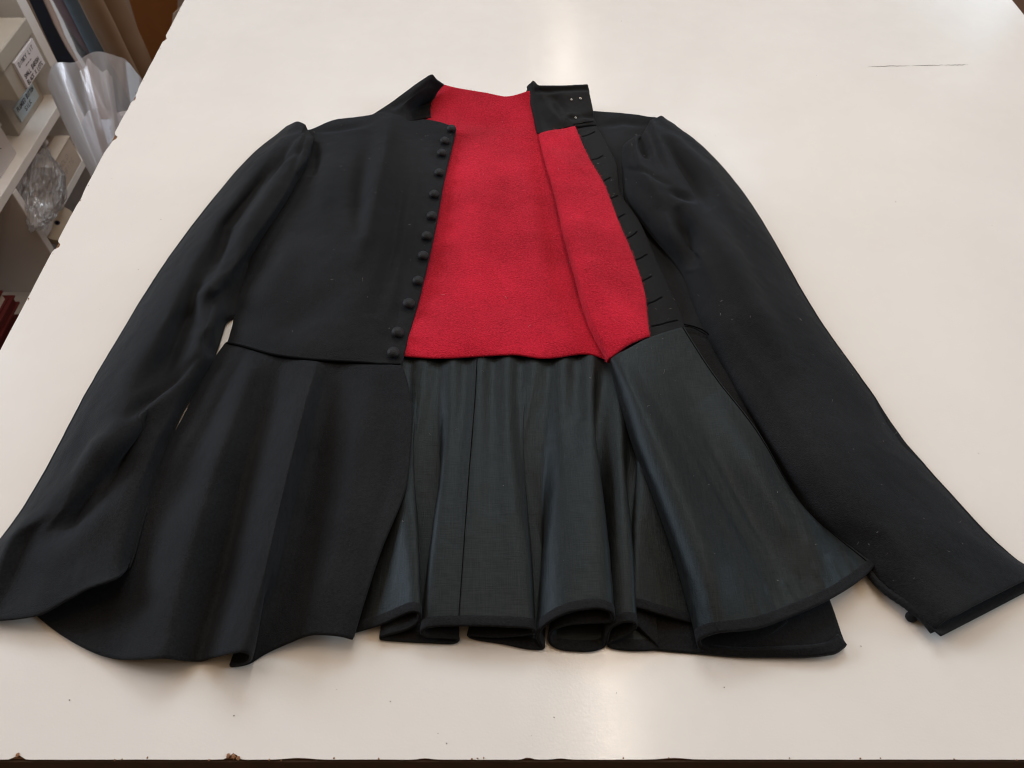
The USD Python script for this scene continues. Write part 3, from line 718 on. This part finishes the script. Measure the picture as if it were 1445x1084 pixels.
# --- sleeves
def sleeve(rows, nu, nv, lines, seed, open_row, name_label):
    P = patch(rows, nu, nv, relax=12)
    P = folds(P, lines, 0.0009, seed)
    top = cloth(P, 0.0024)
    t = np.linspace(0, 1, 40)[None, :, None]
    B = P[:, :1] * (1 - t) + P[:, -1:] * t
    B[..., 2] = np.maximum(B[..., 2] - 0.0012 * np.sin(np.pi * t[..., 0]), TABLE + 0.003)
    B = B + open_row * np.clip((np.linspace(0, 1, nv) - 0.9) / 0.1, 0, 1)[:, None, None]
    low = cloth(B, 0.0022)
    return P, cat_([top, low])

lrows = [
    [(404, 178, 0.5), (412, 174, 1.2), (422, 172, 2.0), (431, 175, 2.0), (436, 182, 1.5), (440, 194, 0.9)],
    [(362, 213, 0.2), (376, 206, 1.4), (396, 202, 2.4), (414, 204, 2.9), (428, 210, 2.7), (435, 219, 1.5), (437, 226, 0.9)],
    [(311, 269, 0.2), (328, 262, 1.5), (350, 259, 2.5), (372, 260, 2.2), (392, 262, 2.9), (406, 266, 2.6), (412, 274, 0.9)],
    [(259, 335, 0.2), (277, 328, 1.6), (300, 325, 2.5), (322, 328, 1.9), (342, 332, 2.7), (358, 336, 2.5), (366, 344, 0.9)],
    [(213, 402, 0.2), (234, 396, 1.7), (262, 393, 2.6), (286, 393, 1.9), (306, 388, 2.7), (328, 380, 2.6), (349, 372, 0.8)],
    [(197, 428, 0.2), (218, 422, 1.7), (248, 420, 2.6), (276, 420, 1.6), (298, 411, 2.5), (312, 411, 1.7), (325, 424, 0.7), (338, 438, 0.25)],
    [(183, 452, 0.2), (205, 446, 1.7), (236, 446, 2.6), (266, 450, 0.9), (292, 450, 2.5), (308, 452, 1.7), (317, 456, 0.4)],
    [(153, 502, 0.2), (176, 496, 1.7), (210, 498, 2.5), (244, 504, 1.0), (274, 501, 2.1), (294, 498, 1.5), (304, 501, 0.35)],
    [(118, 562, 0.2), (140, 556, 1.7), (180, 558, 2.3), (214, 562, 2.0), (240, 562, 1.7), (260, 555, 1.2), (272, 556, 0.35)],
    [(76, 642, 0.2), (98, 636, 1.8), (130, 637, 2.4), (152, 635, 2.8), (165, 641, 2.1), (174, 649, 0.9), (197, 645, 2.0), (214, 639, 1.7), (224, 639, 0.4)],
    [(30, 722, 0.2), (48, 717, 1.7), (72, 717, 2.7), (90, 716, 2.8), (101, 722, 2.0), (113, 729, 1.1), (148, 722, 2.5), (186, 718, 2.0), (199, 720, 0.9)],
    [(-14, 780, 0.2), (2, 768, 1.5), (14, 763, 2.3), (34, 769, 1.6), (74, 770, 2.3), (122, 772, 2.8), (170, 774, 2.4), (188, 776, 1.2)],
    [(-70, 858, 0.2), (-45, 868, 1.0), (0, 874, 1.3), (50, 868, 1.8), (96, 844, 2.7), (128, 827, 3.3), (152, 819, 3.4), (170, 812, 2.9), (180, 800, 1.9), (184, 792, 1.4)],
]
llines = [([(432, 182), (412, 196), (385, 230)], 4, -0.09, (0, 1)), ([(434, 186), (424, 210), (410, 250)], 4.5, -0.11, (0, 1)), ([(430, 179), (395, 190), (365, 215)], 4, -0.09, (0, 1)), ([(438, 196), (430, 222), (416, 246)], 4, 0.15, (0, 1)), ([(432, 186), (395, 250), (345, 330), (330, 380)], (10, 14), 0.25), ([(426, 188), (375, 240), (320, 315), (296, 400)], 8, -0.35), ([(436, 205), (400, 222), (372, 262)], 6, -0.2),
          ([(300, 410), (285, 460), (300, 505)], 9, -0.30), ([(320, 385), (290, 420), (280, 480)], 9, 0.3), ([(282, 500), (240, 540), (170, 600)], 7, -0.3),
          ([(280, 520), (222, 575), (145, 640), (80, 710)], 14, 0.35), ([(250, 575), (215, 680), (190, 790)], 12, 0.25),
          ([(230, 450), (180, 560), (110, 680)], 26, 0.25), ([(150, 700), (100, 770), (60, 810)], 20, 0.12)]
P, m = sleeve(lrows, 130, 280, llines, 15, np.array([0.0, -0.005, 0.0]), None)
put('sleeve', m, WOOL, J, smooth=True, label='sleeve beside the buttoned front, creased, cuff raised over the peplum')
rrows = [
    [(902, 190, 1.1), (908, 180, 1.6), (916, 171, 1.9), (923, 165, 2.1), (931, 163, 2.1), (940, 167, 1.3), (946, 172, 0.4)],
    [(876, 214, 1.0), (888, 205, 2.2), (900, 200, 2.7), (914, 196, 2.4), (934, 192, 3.0), (955, 190, 2.6), (975, 192, 1.2), (984, 200, 0.25)],
    [(882, 276, 0.9), (900, 266, 2.4), (928, 261, 3.0), (955, 258, 3.3), (985, 256, 2.4), (1015, 256, 2.1), (1034, 259, 1.2), (1044, 266, 0.2)],
    [(914, 324, 0.8), (934, 318, 2.3), (962, 316, 2.8), (990, 314, 3.3), (1020, 313, 2.6), (1052, 313, 2.1), (1070, 315, 1.3), (1080, 321, 0.2)],
    [(968, 394, 0.6), (982, 386, 1.7), (1003, 381, 2.9), (1034, 378, 3.0), (1066, 377, 2.5), (1096, 378, 1.6), (1118, 387, 0.2)],
    [(985, 452, 0.5), (999, 446, 1.8), (1025, 443, 2.8), (1060, 442, 2.9), (1100, 441, 2.4), (1134, 443, 1.5), (1156, 451, 0.2)],
    [(1040, 548, 0.4), (1055, 538, 1.6), (1085, 534, 2.5), (1120, 532, 2.5), (1160, 531, 2.1), (1197, 533, 1.4), (1220, 541, 0.2)],
    [(1093, 643, 0.4), (1110, 633, 1.6), (1140, 629, 2.4), (1180, 627, 2.4), (1225, 628, 2.0), (1267, 631, 1.3), (1292, 641, 0.2)],
    [(1147, 735, 0.4), (1164, 726, 1.5), (1195, 720, 2.2), (1240, 716, 2.3), (1290, 714, 1.9), (1338, 714, 1.2), (1365, 723, 0.2)],
    [(1196, 776, 0.5), (1228, 764, 1.6), (1263, 756, 2.2), (1300, 752, 2.2), (1340, 751, 1.9), (1376, 752, 1.1), (1400, 760, 0.2)],
    [(1252, 830, 0.7), (1274, 817, 1.6), (1308, 805, 2.1), (1345, 796, 2.1), (1382, 790, 1.7), (1418, 786, 1.0), (1440, 793, 0.25)],
    [(1319, 886, 1.3), (1331, 876, 1.8), (1350, 866, 2.1), (1376, 852, 2.1), (1408, 836, 1.8), (1444, 818, 1.4), (1474, 806, 0.6)],
]
rlines = [([(914, 176), (924, 205), (940, 245)], 5, -0.10, (0, 1)), ([(893, 192), (893, 215), (900, 245)], 4, -0.06, (0, 1)), ([(926, 168), (962, 188), (1005, 235)], 6, -0.14, (0, 1)), ([(908, 182), (916, 200), (930, 240)], 6, 0.10, (0, 1)), ([(904, 184), (908, 208), (916, 226)], (6, 8), -0.42, (0, 1)), ([(924, 172), (950, 205), (978, 250), (1000, 300)], 8, -0.4), ([(893, 205), (905, 240), (935, 290)], 10, 0.25),
          ([(877, 236), (915, 248), (950, 262)], 4, -0.12), ([(942, 268), (962, 275), (985, 283)], 5, -0.25), ([(955, 290), (970, 330), (978, 380)], 11, -0.55), ([(938, 300), (960, 350), (975, 385)], 8, 0.2),
          ([(990, 270), (1020, 350), (1060, 430), (1120, 530)], 20, 0.35), ([(960, 190), (1010, 260), (1050, 330)], 10, 0.2), ([(1000, 470), (1070, 580), (1140, 700)], 14, 0.3),
          ([(1110, 560), (1180, 680), (1290, 800)], 40, 0.2), ([(1240, 560), (1300, 650)], 30, -0.12)]
P, m = sleeve(rrows, 140, 280, rlines, 16, np.array([0.003, -0.0050, 0.0]), None)
rs = put('sleeve', m, WOOL, J, smooth=True, label='smooth sleeve beside the opened front, cuff open towards the table corner')
# vent edge of the cuff with its covered button and loop
v = [at(*x) for x in ((1224, 806, 0.5), (1244, 829, 0.7), (1266, 845, 0.8), (1284, 858, 0.9), (1301, 872, 0.9), (1318, 892, 0.8))]
vp = PchipInterpolator(np.arange(6), v, axis=0)(np.linspace(0, 5, 60))
vp += 0.0007 * (meshkit.fbm(np.stack([np.arange(60) * 0.25] * 3, 1), 3, 5) - 0.5)[:, None]
put('cuff_edge', tube(vp, 0.0030, 10), WOOL, rs, smooth=True)
put('cuff_button', button(at(1286, 868, 0.3), np.array([-0.35, -0.7, 0.6]) / 0.986, 0.0045), WOOL, rs, smooth=True)

# --- fuzz and lint
def slivers(points, normals_, length, rad, seed, lean=0.7):
    r = np.random.default_rng(seed)
    k = len(points)
    d = normals_ * r.uniform(0.1, 0.8, (k, 1)) + r.normal(0, lean, (k, 3))
    d /= np.linalg.norm(d, axis=1, keepdims=True)
    L = r.uniform(*length, (k, 1))
    b = np.cross(d, r.normal(0, 1, (k, 3))); b /= np.linalg.norm(b, axis=1, keepdims=True)
    bend = r.normal(0, 0.25, (k, 3)) * L
    p0, p1, p2 = points, points + d * L * 0.5 + bend * 0.6, points + d * L + bend * 0.2
    v = np.stack([p0 - b * rad, p0 + b * rad, p1 - b * rad * 0.8, p1 + b * rad * 0.8, p2], 1).reshape(-1, 3)
    o = np.arange(k)[:, None] * 5
    f = np.vstack([o + [0, 1, 3], o + [0, 3, 2], o + [2, 3, 4]])
    return trimesh.Trimesh(v, f, process=False)
def scatter(P, k, seed, lo=0.0, hi=1.0):
    r = np.random.default_rng(seed)
    n = up_normals(P)
    i = r.integers(int(lo * (P.shape[0] - 1)), int(hi * (P.shape[0] - 1)) + 1, k); j = r.integers(0, P.shape[1], k)
    return P[i, j], n[i, j]
fz = []
for Q, k, sd in ((back_red_P, 14000, 1), (red_flap_P, 9000, 2)):
    p, n = scatter(Q, k, sd); fz.append(slivers(p, n, (0.0012, 0.0032), 0.00010, sd))
p, n = scatter(back_red_P, 1100, 3, 0.99, 1.0); fz.append(slivers(p, n, (0.001, 0.003), 0.0001, 5))
for c in (-1, 1):
    p, n = red_flap_P[:, c], up_normals(red_flap_P)[:, c]
    for q in range(5): fz.append(slivers(p + rng.normal(0, 0.0006, p.shape), n, (0.001, 0.0028), 0.0001, 9 + q))
put('felt_fuzz', cat_(fz), REDHAIR, back, kind='stuff')
lt = []
for Q, k, sd in ((back_red_P, 40, 21), (red_flap_P, 30, 22), (fpP, 60, 23), (pep_P, 25, 24), (flap_P, 25, 25), (P, 70, 26), (fac_P, 30, 27)):
    p, n = scatter(Q, k, sd, 0.02, 0.96); lt.append(slivers(p + n * 0.0012, n * 0.3, (0.001, 0.0042), 0.00011, sd, 1.0))
put('lint', cat_(lt), LINT, J, kind='stuff')

# --- crumbs on the table
cr = []
spots = [(195, 380), (551, 990), (618, 1035), (750, 1038), (1022, 970), (475, 973), (870, 978), (1215, 912), (158, 252), (1381, 640), (1427, 627), (141, 437), (227, 310), (1264, 285), (1400, 318), (1010, 192), (330, 1010), (98, 988)]
for u, v in spots + [(rng.uniform(20, 1430), rng.uniform(20, 1060)) for _ in range(14)]:
    b = trimesh.creation.icosphere(subdivisions=1, radius=1.0)
    b.vertices = b.vertices * rng.uniform(0.6, 1.3, b.vertices.shape) * np.array([0.0004, 0.0004, 0.0002]) * rng.uniform(0.4, 1.15) + at(u, v, 0.02)
    cr.append(b)
c = put('crumbs', cat_(cr), SPECK, kind='stuff', label='tiny dark crumbs scattered over the white table top', cat='crumbs')

# ------------------------------------------------------------------ lettering by hand: strokes on a 4 x 6 grid
STROKES = {
    'A': ['00 26 40', '12 32'], 'B': ['00 06 36 35 23 03', '23 32 31 20 00'], 'C': ['45 26 05 01 20 41'], 'D': ['00 06 26 44 42 20 00'], 'E': ['46 06 00 40', '03 33'],
    'G': ['45 26 05 01 20 41 43 23'], 'H': ['00 06', '40 46', '03 43'], 'I': ['20 26'], 'K': ['00 06', '46 03 40'], 'L': ['06 00 40'], 'M': ['00 06 22 46 40'], 'N': ['00 06 40 46'],
    'O': ['20 01 05 26 45 41 20'], 'P': ['00 06 36 45 43 03'], 'R': ['00 06 36 45 43 03 40'], 'S': ['45 26 05 04 32 41 20 01'], 'T': ['06 46', '26 20'], 'U': ['06 01 20 41 46'], 'W': ['06 10 24 30 46'],
    'X': ['00 46', '06 40'], 'Y': ['06 23 46', '23 20'], '-': ['03 43']}
def writing(lines, origin, ex, ez, nrm, width, size, gap, seed, pen=0.0007):
    """Handwritten capitals: ex runs along the line, ez up, origin the top left of the first line."""
    r = np.random.default_rng(seed)
    out = []
    for k, text in enumerate(lines):
        w = width[k] / max(len(text), 1)
        for i, ch in enumerate(text):
            for st in STROKES.get(ch, []):
                p = np.array([[int(x[0]) / 4, int(x[1]) / 6] for x in st.split()]) + r.normal(0, 0.04, (len(st.split()), 2))
                q = [origin[0] + 0, 0]
                pts = np.array([origin + ex * (i * w + a * w * 0.72 + 0.12 * b * w) + ez * (-k * gap - size + b * size) for a, b in p])
                if len(pts) < 2: continue
                pts = np.vstack([np.linspace(pts[m], pts[m + 1], 4)[:-1] for m in range(len(pts) - 1)] + [pts[-1:]])
                out.append(ribbon(pts, np.tile(nrm, (len(pts), 1)), pen, 0.0004))
    return cat_(out)
EY, EZ, NX_ = np.array([0, 1.0, 0]), np.array([0, 0, 1.0]), np.array([1.0, 0, 0])

# ------------------------------------------------------------------ shelf unit at the left
SX = -1.0
shelf = thing('shelf_unit', 'white open shelf unit standing left of the table', 'shelf', loc=(-1.19, 1.25, 0))
put('upright', box((-1.38, 1.558, 0.0), (SX, 1.590, 1.10), 0.001), WHITEBOARD, shelf)
put('board', box((-1.38, 0.55, 0.489), (SX, 1.5575, 0.508), 0.001), WHITEBOARD, shelf)
put('divider', box((-1.38, 1.238, 0.0), (SX, 1.256, 0.4885), 0.001), WHITEBOARD, shelf)
put('board', box((-1.38, 1.2565, 0.357), (SX, 1.5575, 0.375), 0.001), WHITEBOARD, shelf)
put('board', box((-1.38, 0.55, 0.192), (SX - 0.004, 1.2375, 0.21), 0.001), WHITEBOARD, shelf)
put('back_panel', box((-1.392, 0.55, 0.0), (-1.3805, 1.59, 1.10)), GREYCARD, shelf)

# labelled storage boxes
b = thing('storage_box', 'grey lidded box with a white three line handwritten label, on top of a smaller box', 'box', loc=(-1.13, 1.437, 0.614))
put('body', box((-1.29, 1.366, 0.6142), (-0.972, 1.507, 0.690), 0.0015), GREYCARD, b)
put('lid', box((-1.293, 1.362, 0.676), (-0.968, 1.511, 0.707), 0.002), GREYCARD, b)
lab = put('label', box((-0.9715, 1.402, 0.619), (-0.9665, 1.495, 0.672)), PAPER, b)
put('handwriting', writing(['DINKY LIT', '  ---', 'SMALL BABOSH', 'BLACK X LOTS'], np.array([-0.9665, 1.410, 0.6665]), EY, EZ, NX_, [0.072, 0.05, 0.072, 0.076], 0.0080, 0.0123, 3), INK, lab)
b = thing('storage_box', 'low grey box with a pale blue handwritten label, under the lidded box', 'box', loc=(-1.18, 1.472, 0.508))
put('body', box((-1.33, 1.402, 0.5082), (-1.040, 1.545, 0.606), 0.0015), GREYCARD, b)
put('lid', box((-1.332, 1.400, 0.585), (-1.038, 1.547, 0.6138), 0.0015), GREYCARD, b)
lab = put('label', box((-1.0405, 1.428, 0.524), (-1.0365, 1.526, 0.556)), BLUEPAPER, b)
put('handwriting', writing(['PLUNGED BUTTON', '   SILK'], np.array([-1.0365, 1.434, 0.5525]), EY, EZ, NX_, [0.086, 0.058], 0.0085, 0.0135, 4), INK, lab)
b = thing('storage_box', 'white box at the picture edge with handwriting, left of the blue labelled box', 'box', loc=(-1.18, 1.24, 0.508))
put('body', box((-1.32, 1.12, 0.5082), (-1.022, 1.343, 0.588), 0.0015), WHITEBOX, b)
put('lid', box((-1.322, 1.118, 0.573), (-1.019, 1.345, 0.602), 0.0015), WHITEBOX, b)
put('handwriting', writing(['SILK'], np.array([-1.0220, 1.262, 0.556]), EY, EZ, NX_, [0.05], 0.012, 0.014, 6, 0.0008), INK, b)
b = thing('cup', 'small orange and white pot standing on the white box', 'pot', loc=(-1.06, 1.30, 0.602))
put('body', (lambda m: (m.apply_translation([-1.06, 1.325, 0.6022]), m)[1])(trimesh.creation.revolve(np.array([(0, 0), (0.013, 0), (0.016, 0.022), (0.015, 0.022), (0.012, 0.003), (0, 0.003)]), sections=28)), ORANGE, b, smooth=40)
put('rim', (lambda m: (m.apply_translation([-1.06, 1.325, 0.6240]), m)[1])(trimesh.creation.torus(0.0155, 0.0016, major_sections=28, minor_sections=8)), WHITEBOX, b, smooth=True)

b = thing('carton', 'beige carton with faint pencil writing on the lower shelf behind the clear bag', 'carton', loc=(-1.15, 1.44, 0.375))
put('body', box((-1.30, 1.386, 0.3752), (-1.0, 1.498, 0.440), 0.0012), CARTON, b)
put('flap', box((-1.30, 1.384, 0.4402), (-0.998, 1.4995, 0.4425), 0.0008), CARTON, b)
put('handwriting', writing(['GOLD', ' BITS'], np.array([-1.0, 1.412, 0.424]), EY, EZ, NX_, [0.05, 0.06], 0.011, 0.018, 8, 0.0004), plain('pencil', (0.30, 0.27, 0.26), rough=0.7), b)

# crinkled clear bag on the lower shelf
g = trimesh.creation.icosphere(subdivisions=5, radius=1.0)
d = g.vertices.copy()
rr = 1 + 0.5 * (meshkit.fbm(d * 2.6, 3, 3) - 0.5) + 0.7 * np.abs(meshkit.fbm(d * [6, 6, 0.8], 3, 9) - 0.5)
neck = np.clip((d[:, 2] - 0.35) / 0.65, 0, 1)
g.vertices = d * rr[:, None] * np.stack([0.042 * (1 - 0.72 * neck), 0.040 * (1 - 0.72 * neck), np.full(len(d), 0.070)], 1)
top_, bot_ = onx(64, 208, -1.02), onx(52, 318, -0.985)
ax = (top_ - bot_); ctr = (top_ + bot_) / 2
g.vertices *= [1, 1, np.linalg.norm(ax) / 0.15]
g.apply_transform(trimesh.geometry.align_vectors([0, 0, 1], ax / np.linalg.norm(ax))); g.apply_translation(ctr)
b = thing('clear_bag', 'crinkled clear plastic bag tied at the neck, hanging over the lower shelf edge', 'bag', loc=bot_)
put('film', g, BAGFILM, b, smooth=True)
k = trimesh.creation.icosphere(subdivisions=3, radius=0.011); k.vertices *= [1, 1, 0.8]; k.apply_translation(top_ + [0, 0, 0.012])
put('knob', k, WHITEBOX, b, smooth=True)
# roll of tape, seen flat
def disc(c, n, r0, r1, h):
    m = trimesh.creation.annulus(r_min=r0, r_max=r1, height=h, sections=40)
    m.apply_transform(trimesh.geometry.align_vectors([0, 0, 1], n / np.linalg.norm(n))); m.apply_translation(c)
    return m
c = onx(81, 318, -1.0); nrm = np.array([0.45, -0.35, 0.75])
b = thing('tape_roll', 'round beige roll with a small dark hole, below the clear bag at the table edge', 'roll', loc=c)
put('roll', disc(c, nrm, 0.0055, 0.040, 0.03), ROLLTAPE, b, smooth=30)
put('core', disc(c, nrm, 0.0025, 0.0054, 0.0305), INK, b, smooth=30)

# stack of red books in the left compartment
z = 0.2105
for i in range(7):
    th = [0.030, 0.022, 0.026, 0.020, 0.028, 0.022, 0.024][i]
    y1 = 1.083 + [0.0, -0.012, 0.004, -0.006, -0.02, 0.0, -0.01][i]; x1 = -0.998 + [0.0, -0.008, -0.002, -0.006, -0.014, -0.004, -0.012][i]
    b = thing('book', ['bottom red book of the stack at the left picture edge', 'second red book from the bottom of the stack', 'third red book from the bottom of the stack', 'middle red book of the stack of seven',
                       'third red book from the top of the stack, pushed farthest in', 'second red book from the top of the stack', 'topmost red book of the stack'][i], 'book', 'red books stacked in the left compartment', loc=(x1 - 0.1, y1 - 0.1, z))
    put('cover', cat_([box((x1 - 0.20, y1 - 0.26, z), (x1, y1, z + 0.003)), box((x1 - 0.20, y1 - 0.26, z + th - 0.0035), (x1, y1, z + th - 0.0005))]), BOOKRED, b)
    put('pages', box((x1 - 0.196, y1 - 0.256, z + 0.0032), (x1 - 0.004, y1 - 0.004, z + th - 0.0037)), PAGES if i % 3 == 0 else BOOKRED, b)
    z += th

# ------------------------------------------------------------------ rolls leaning beyond the shelf
def leaning(name, label, cat, a, b, y, r, m, group=None, lean=0.0, rag=0.0):
    """A long roll whose axis passes the points seen at a and b on the plane y; reaches the floor."""
    p, q = ony(*a, y), ony(*b, y)
    d = (q - p) / np.linalg.norm(q - p)
    bot = p + d * ((r * 0.6 - p[2]) / d[2]); top = p - d * 0.55
    ts = np.linspace(0, 1, 40)[:, None]
    path = bot * (1 - ts) + top * ts
    g = tube(path, r, 28, taper=1 + rag * (meshkit.fbm(path * 9, 2, 5) - 0.5))
    o = thing(name, label, cat, group, loc=bot)
    put('roll', g, m, o, smooth=50)
    return o, path
# black board
c0, c1, c2, c3 = ony(41, 0, 1.80), ony(61, 0, 1.80), ony(129, 92, 1.80), ony(90, 108, 1.80)
lft = (c3 - c0) / np.linalg.norm(c3 - c0); rgt = (c2 - c1) / np.linalg.norm(c2 - c1)
f0, f1 = c0 + lft * ((0.002 - c0[2]) / lft[2]), c1 + rgt * ((0.002 - c1[2]) / rgt[2])
t0, t1 = c0 - lft * 0.03, c1 - rgt * 0.03
th = np.array([0, 0.012, 0])
bd = trimesh.convex.convex_hull(np.array([f0, f1, t0, t1, f0 + th, f1 + th, t0 + th, t1 + th]))
put('black_board', bd, BLACKROLL, label='flat black board standing beside the shelf upright', cat='board')
o, path = leaning('fabric_roll', 'pinkish roll inside clear plastic beside the black board', 'roll', (84, 0), (146, 110), 1.84, 0.026, PINK)
o, path = leaning('fabric_roll', 'blue grey roll inside clear plastic, right of the pinkish roll', 'roll', (106, 0), (160, 110), 1.80, 0.024, TEAL)
g = tube(path + np.array([-0.012, -0.01, 0]), 0.052, 40, closed_ends=False)
g.vertices += 0.010 * (meshkit.fbm(g.vertices * [26, 26, 9], 3, 4)[:, None] - 0.5) * np.array([1, 1, 0])
put('plastic_wrap', g, CLEAR, o, smooth=True)
o, path = leaning('paper_roll', 'thick brown paper roll leaning between the wrapped rolls and the orange card', 'roll', (142, 0), (196, 116), 1.86, 0.052, KRAFT, rag=0.08)
o, path = leaning('paper_roll', 'narrow brown paper roll in front of the thick one', 'roll', (128, 0), (186, 116), 1.78, 0.026, KRAFT, rag=0.2)
c = [ony(182, 0, 1.95), ony(252, 0, 1.95), ony(236, 92, 1.95), ony(214, 92, 1.95)]
put('card_sheet', trimesh.convex.convex_hull(np.array([ony(176, -20, 1.95), ony(250, -20, 1.95), ony(250, 12, 1.95), ony(238, 82, 1.95), ony(228, 150, 1.95), ony(214, 86, 1.95)] + [x + np.array([0, 0.004, 0]) for x in (ony(176, -20, 1.95), ony(250, -20, 1.95), ony(250, 12, 1.95), ony(238, 82, 1.95), ony(228, 150, 1.95), ony(214, 86, 1.95))])),
    CARD, label='orange brown card sheet standing behind the paper rolls', cat='card')
put('paper_sheet', trimesh.convex.convex_hull(np.array([ony(244, 20, 1.75), ony(275, -8, 1.75), ony(262, 60, 1.75), ony(240, 52, 1.75)] + [x + np.array([0, 0.003, 0]) for x in (ony(244, 20, 1.75), ony(275, -8, 1.75), ony(262, 60, 1.75), ony(240, 52, 1.75))])),
    CARTON, label='pale paper sheet corner beside the far left table edge', cat='paper')

# milky plastic sheet curled into an open cone
c = onx(140, 124, -0.80); apex = onx(178, 300, -0.70)
ax = c - apex; L = np.linalg.norm(ax); ax /= L
e1 = np.cross(ax, [0, 1, 0]); e1 /= np.linalg.norm(e1); e2 = np.cross(ax, e1)
def cone(r, a0, a1, wob, seed, lo, hi, na=110, nl=60):
    a = np.linspace(a0, a1, na); l = np.linspace(lo, hi, nl)
    A, Lm = np.meshgrid(a, l)
    w = 1 + wob * (meshkit.fbm(np.stack([np.cos(A) * 1.7, np.sin(A) * 1.7, Lm * 0.6], -1), 3, seed) - 0.5) * 2
    R = r * (0.16 + 0.84 * np.clip(Lm, 0, 1.3) ** 0.72) * w
    rimw = 1 + 0.10 * (meshkit.fbm(np.stack([np.cos(A) * 1.3, np.sin(A) * 1.3, A * 0], -1), 2, seed + 3) - 0.5) * 2
    R = R * (1 + 0.05 * (meshkit.fbm(np.stack([np.cos(A) * 4, np.sin(A) * 4, Lm * 1.6], -1), 3, seed + 9) - 0.5) * 1.2)
    return apex + ax * (Lm * L * rimw)[..., None] + (R * np.cos(A))[..., None] * e1 + (R * np.sin(A))[..., None] * e2
o = thing('plastic_sheet', 'milky translucent plastic sheet curled into a cone beside the table edge', 'plastic sheet', loc=apex)
put('outer_curl', cloth(cone(0.083, 0.2, 6.1, 0.10, 3, 0.15, 1.0), 0.0006), MILKY, o, smooth=True)
put('inner_curl', cloth(cone(0.058, 1.2, 6.9, 0.12, 8, 0.15, 0.66), 0.0006), MILKY, o, smooth=True)
put('loose_fold', cloth(cone(0.026, 0.0, 4.2, 0.2, 12, 0.2, 1.13, 60, 50), 0.0006), MILKY, o, smooth=True)
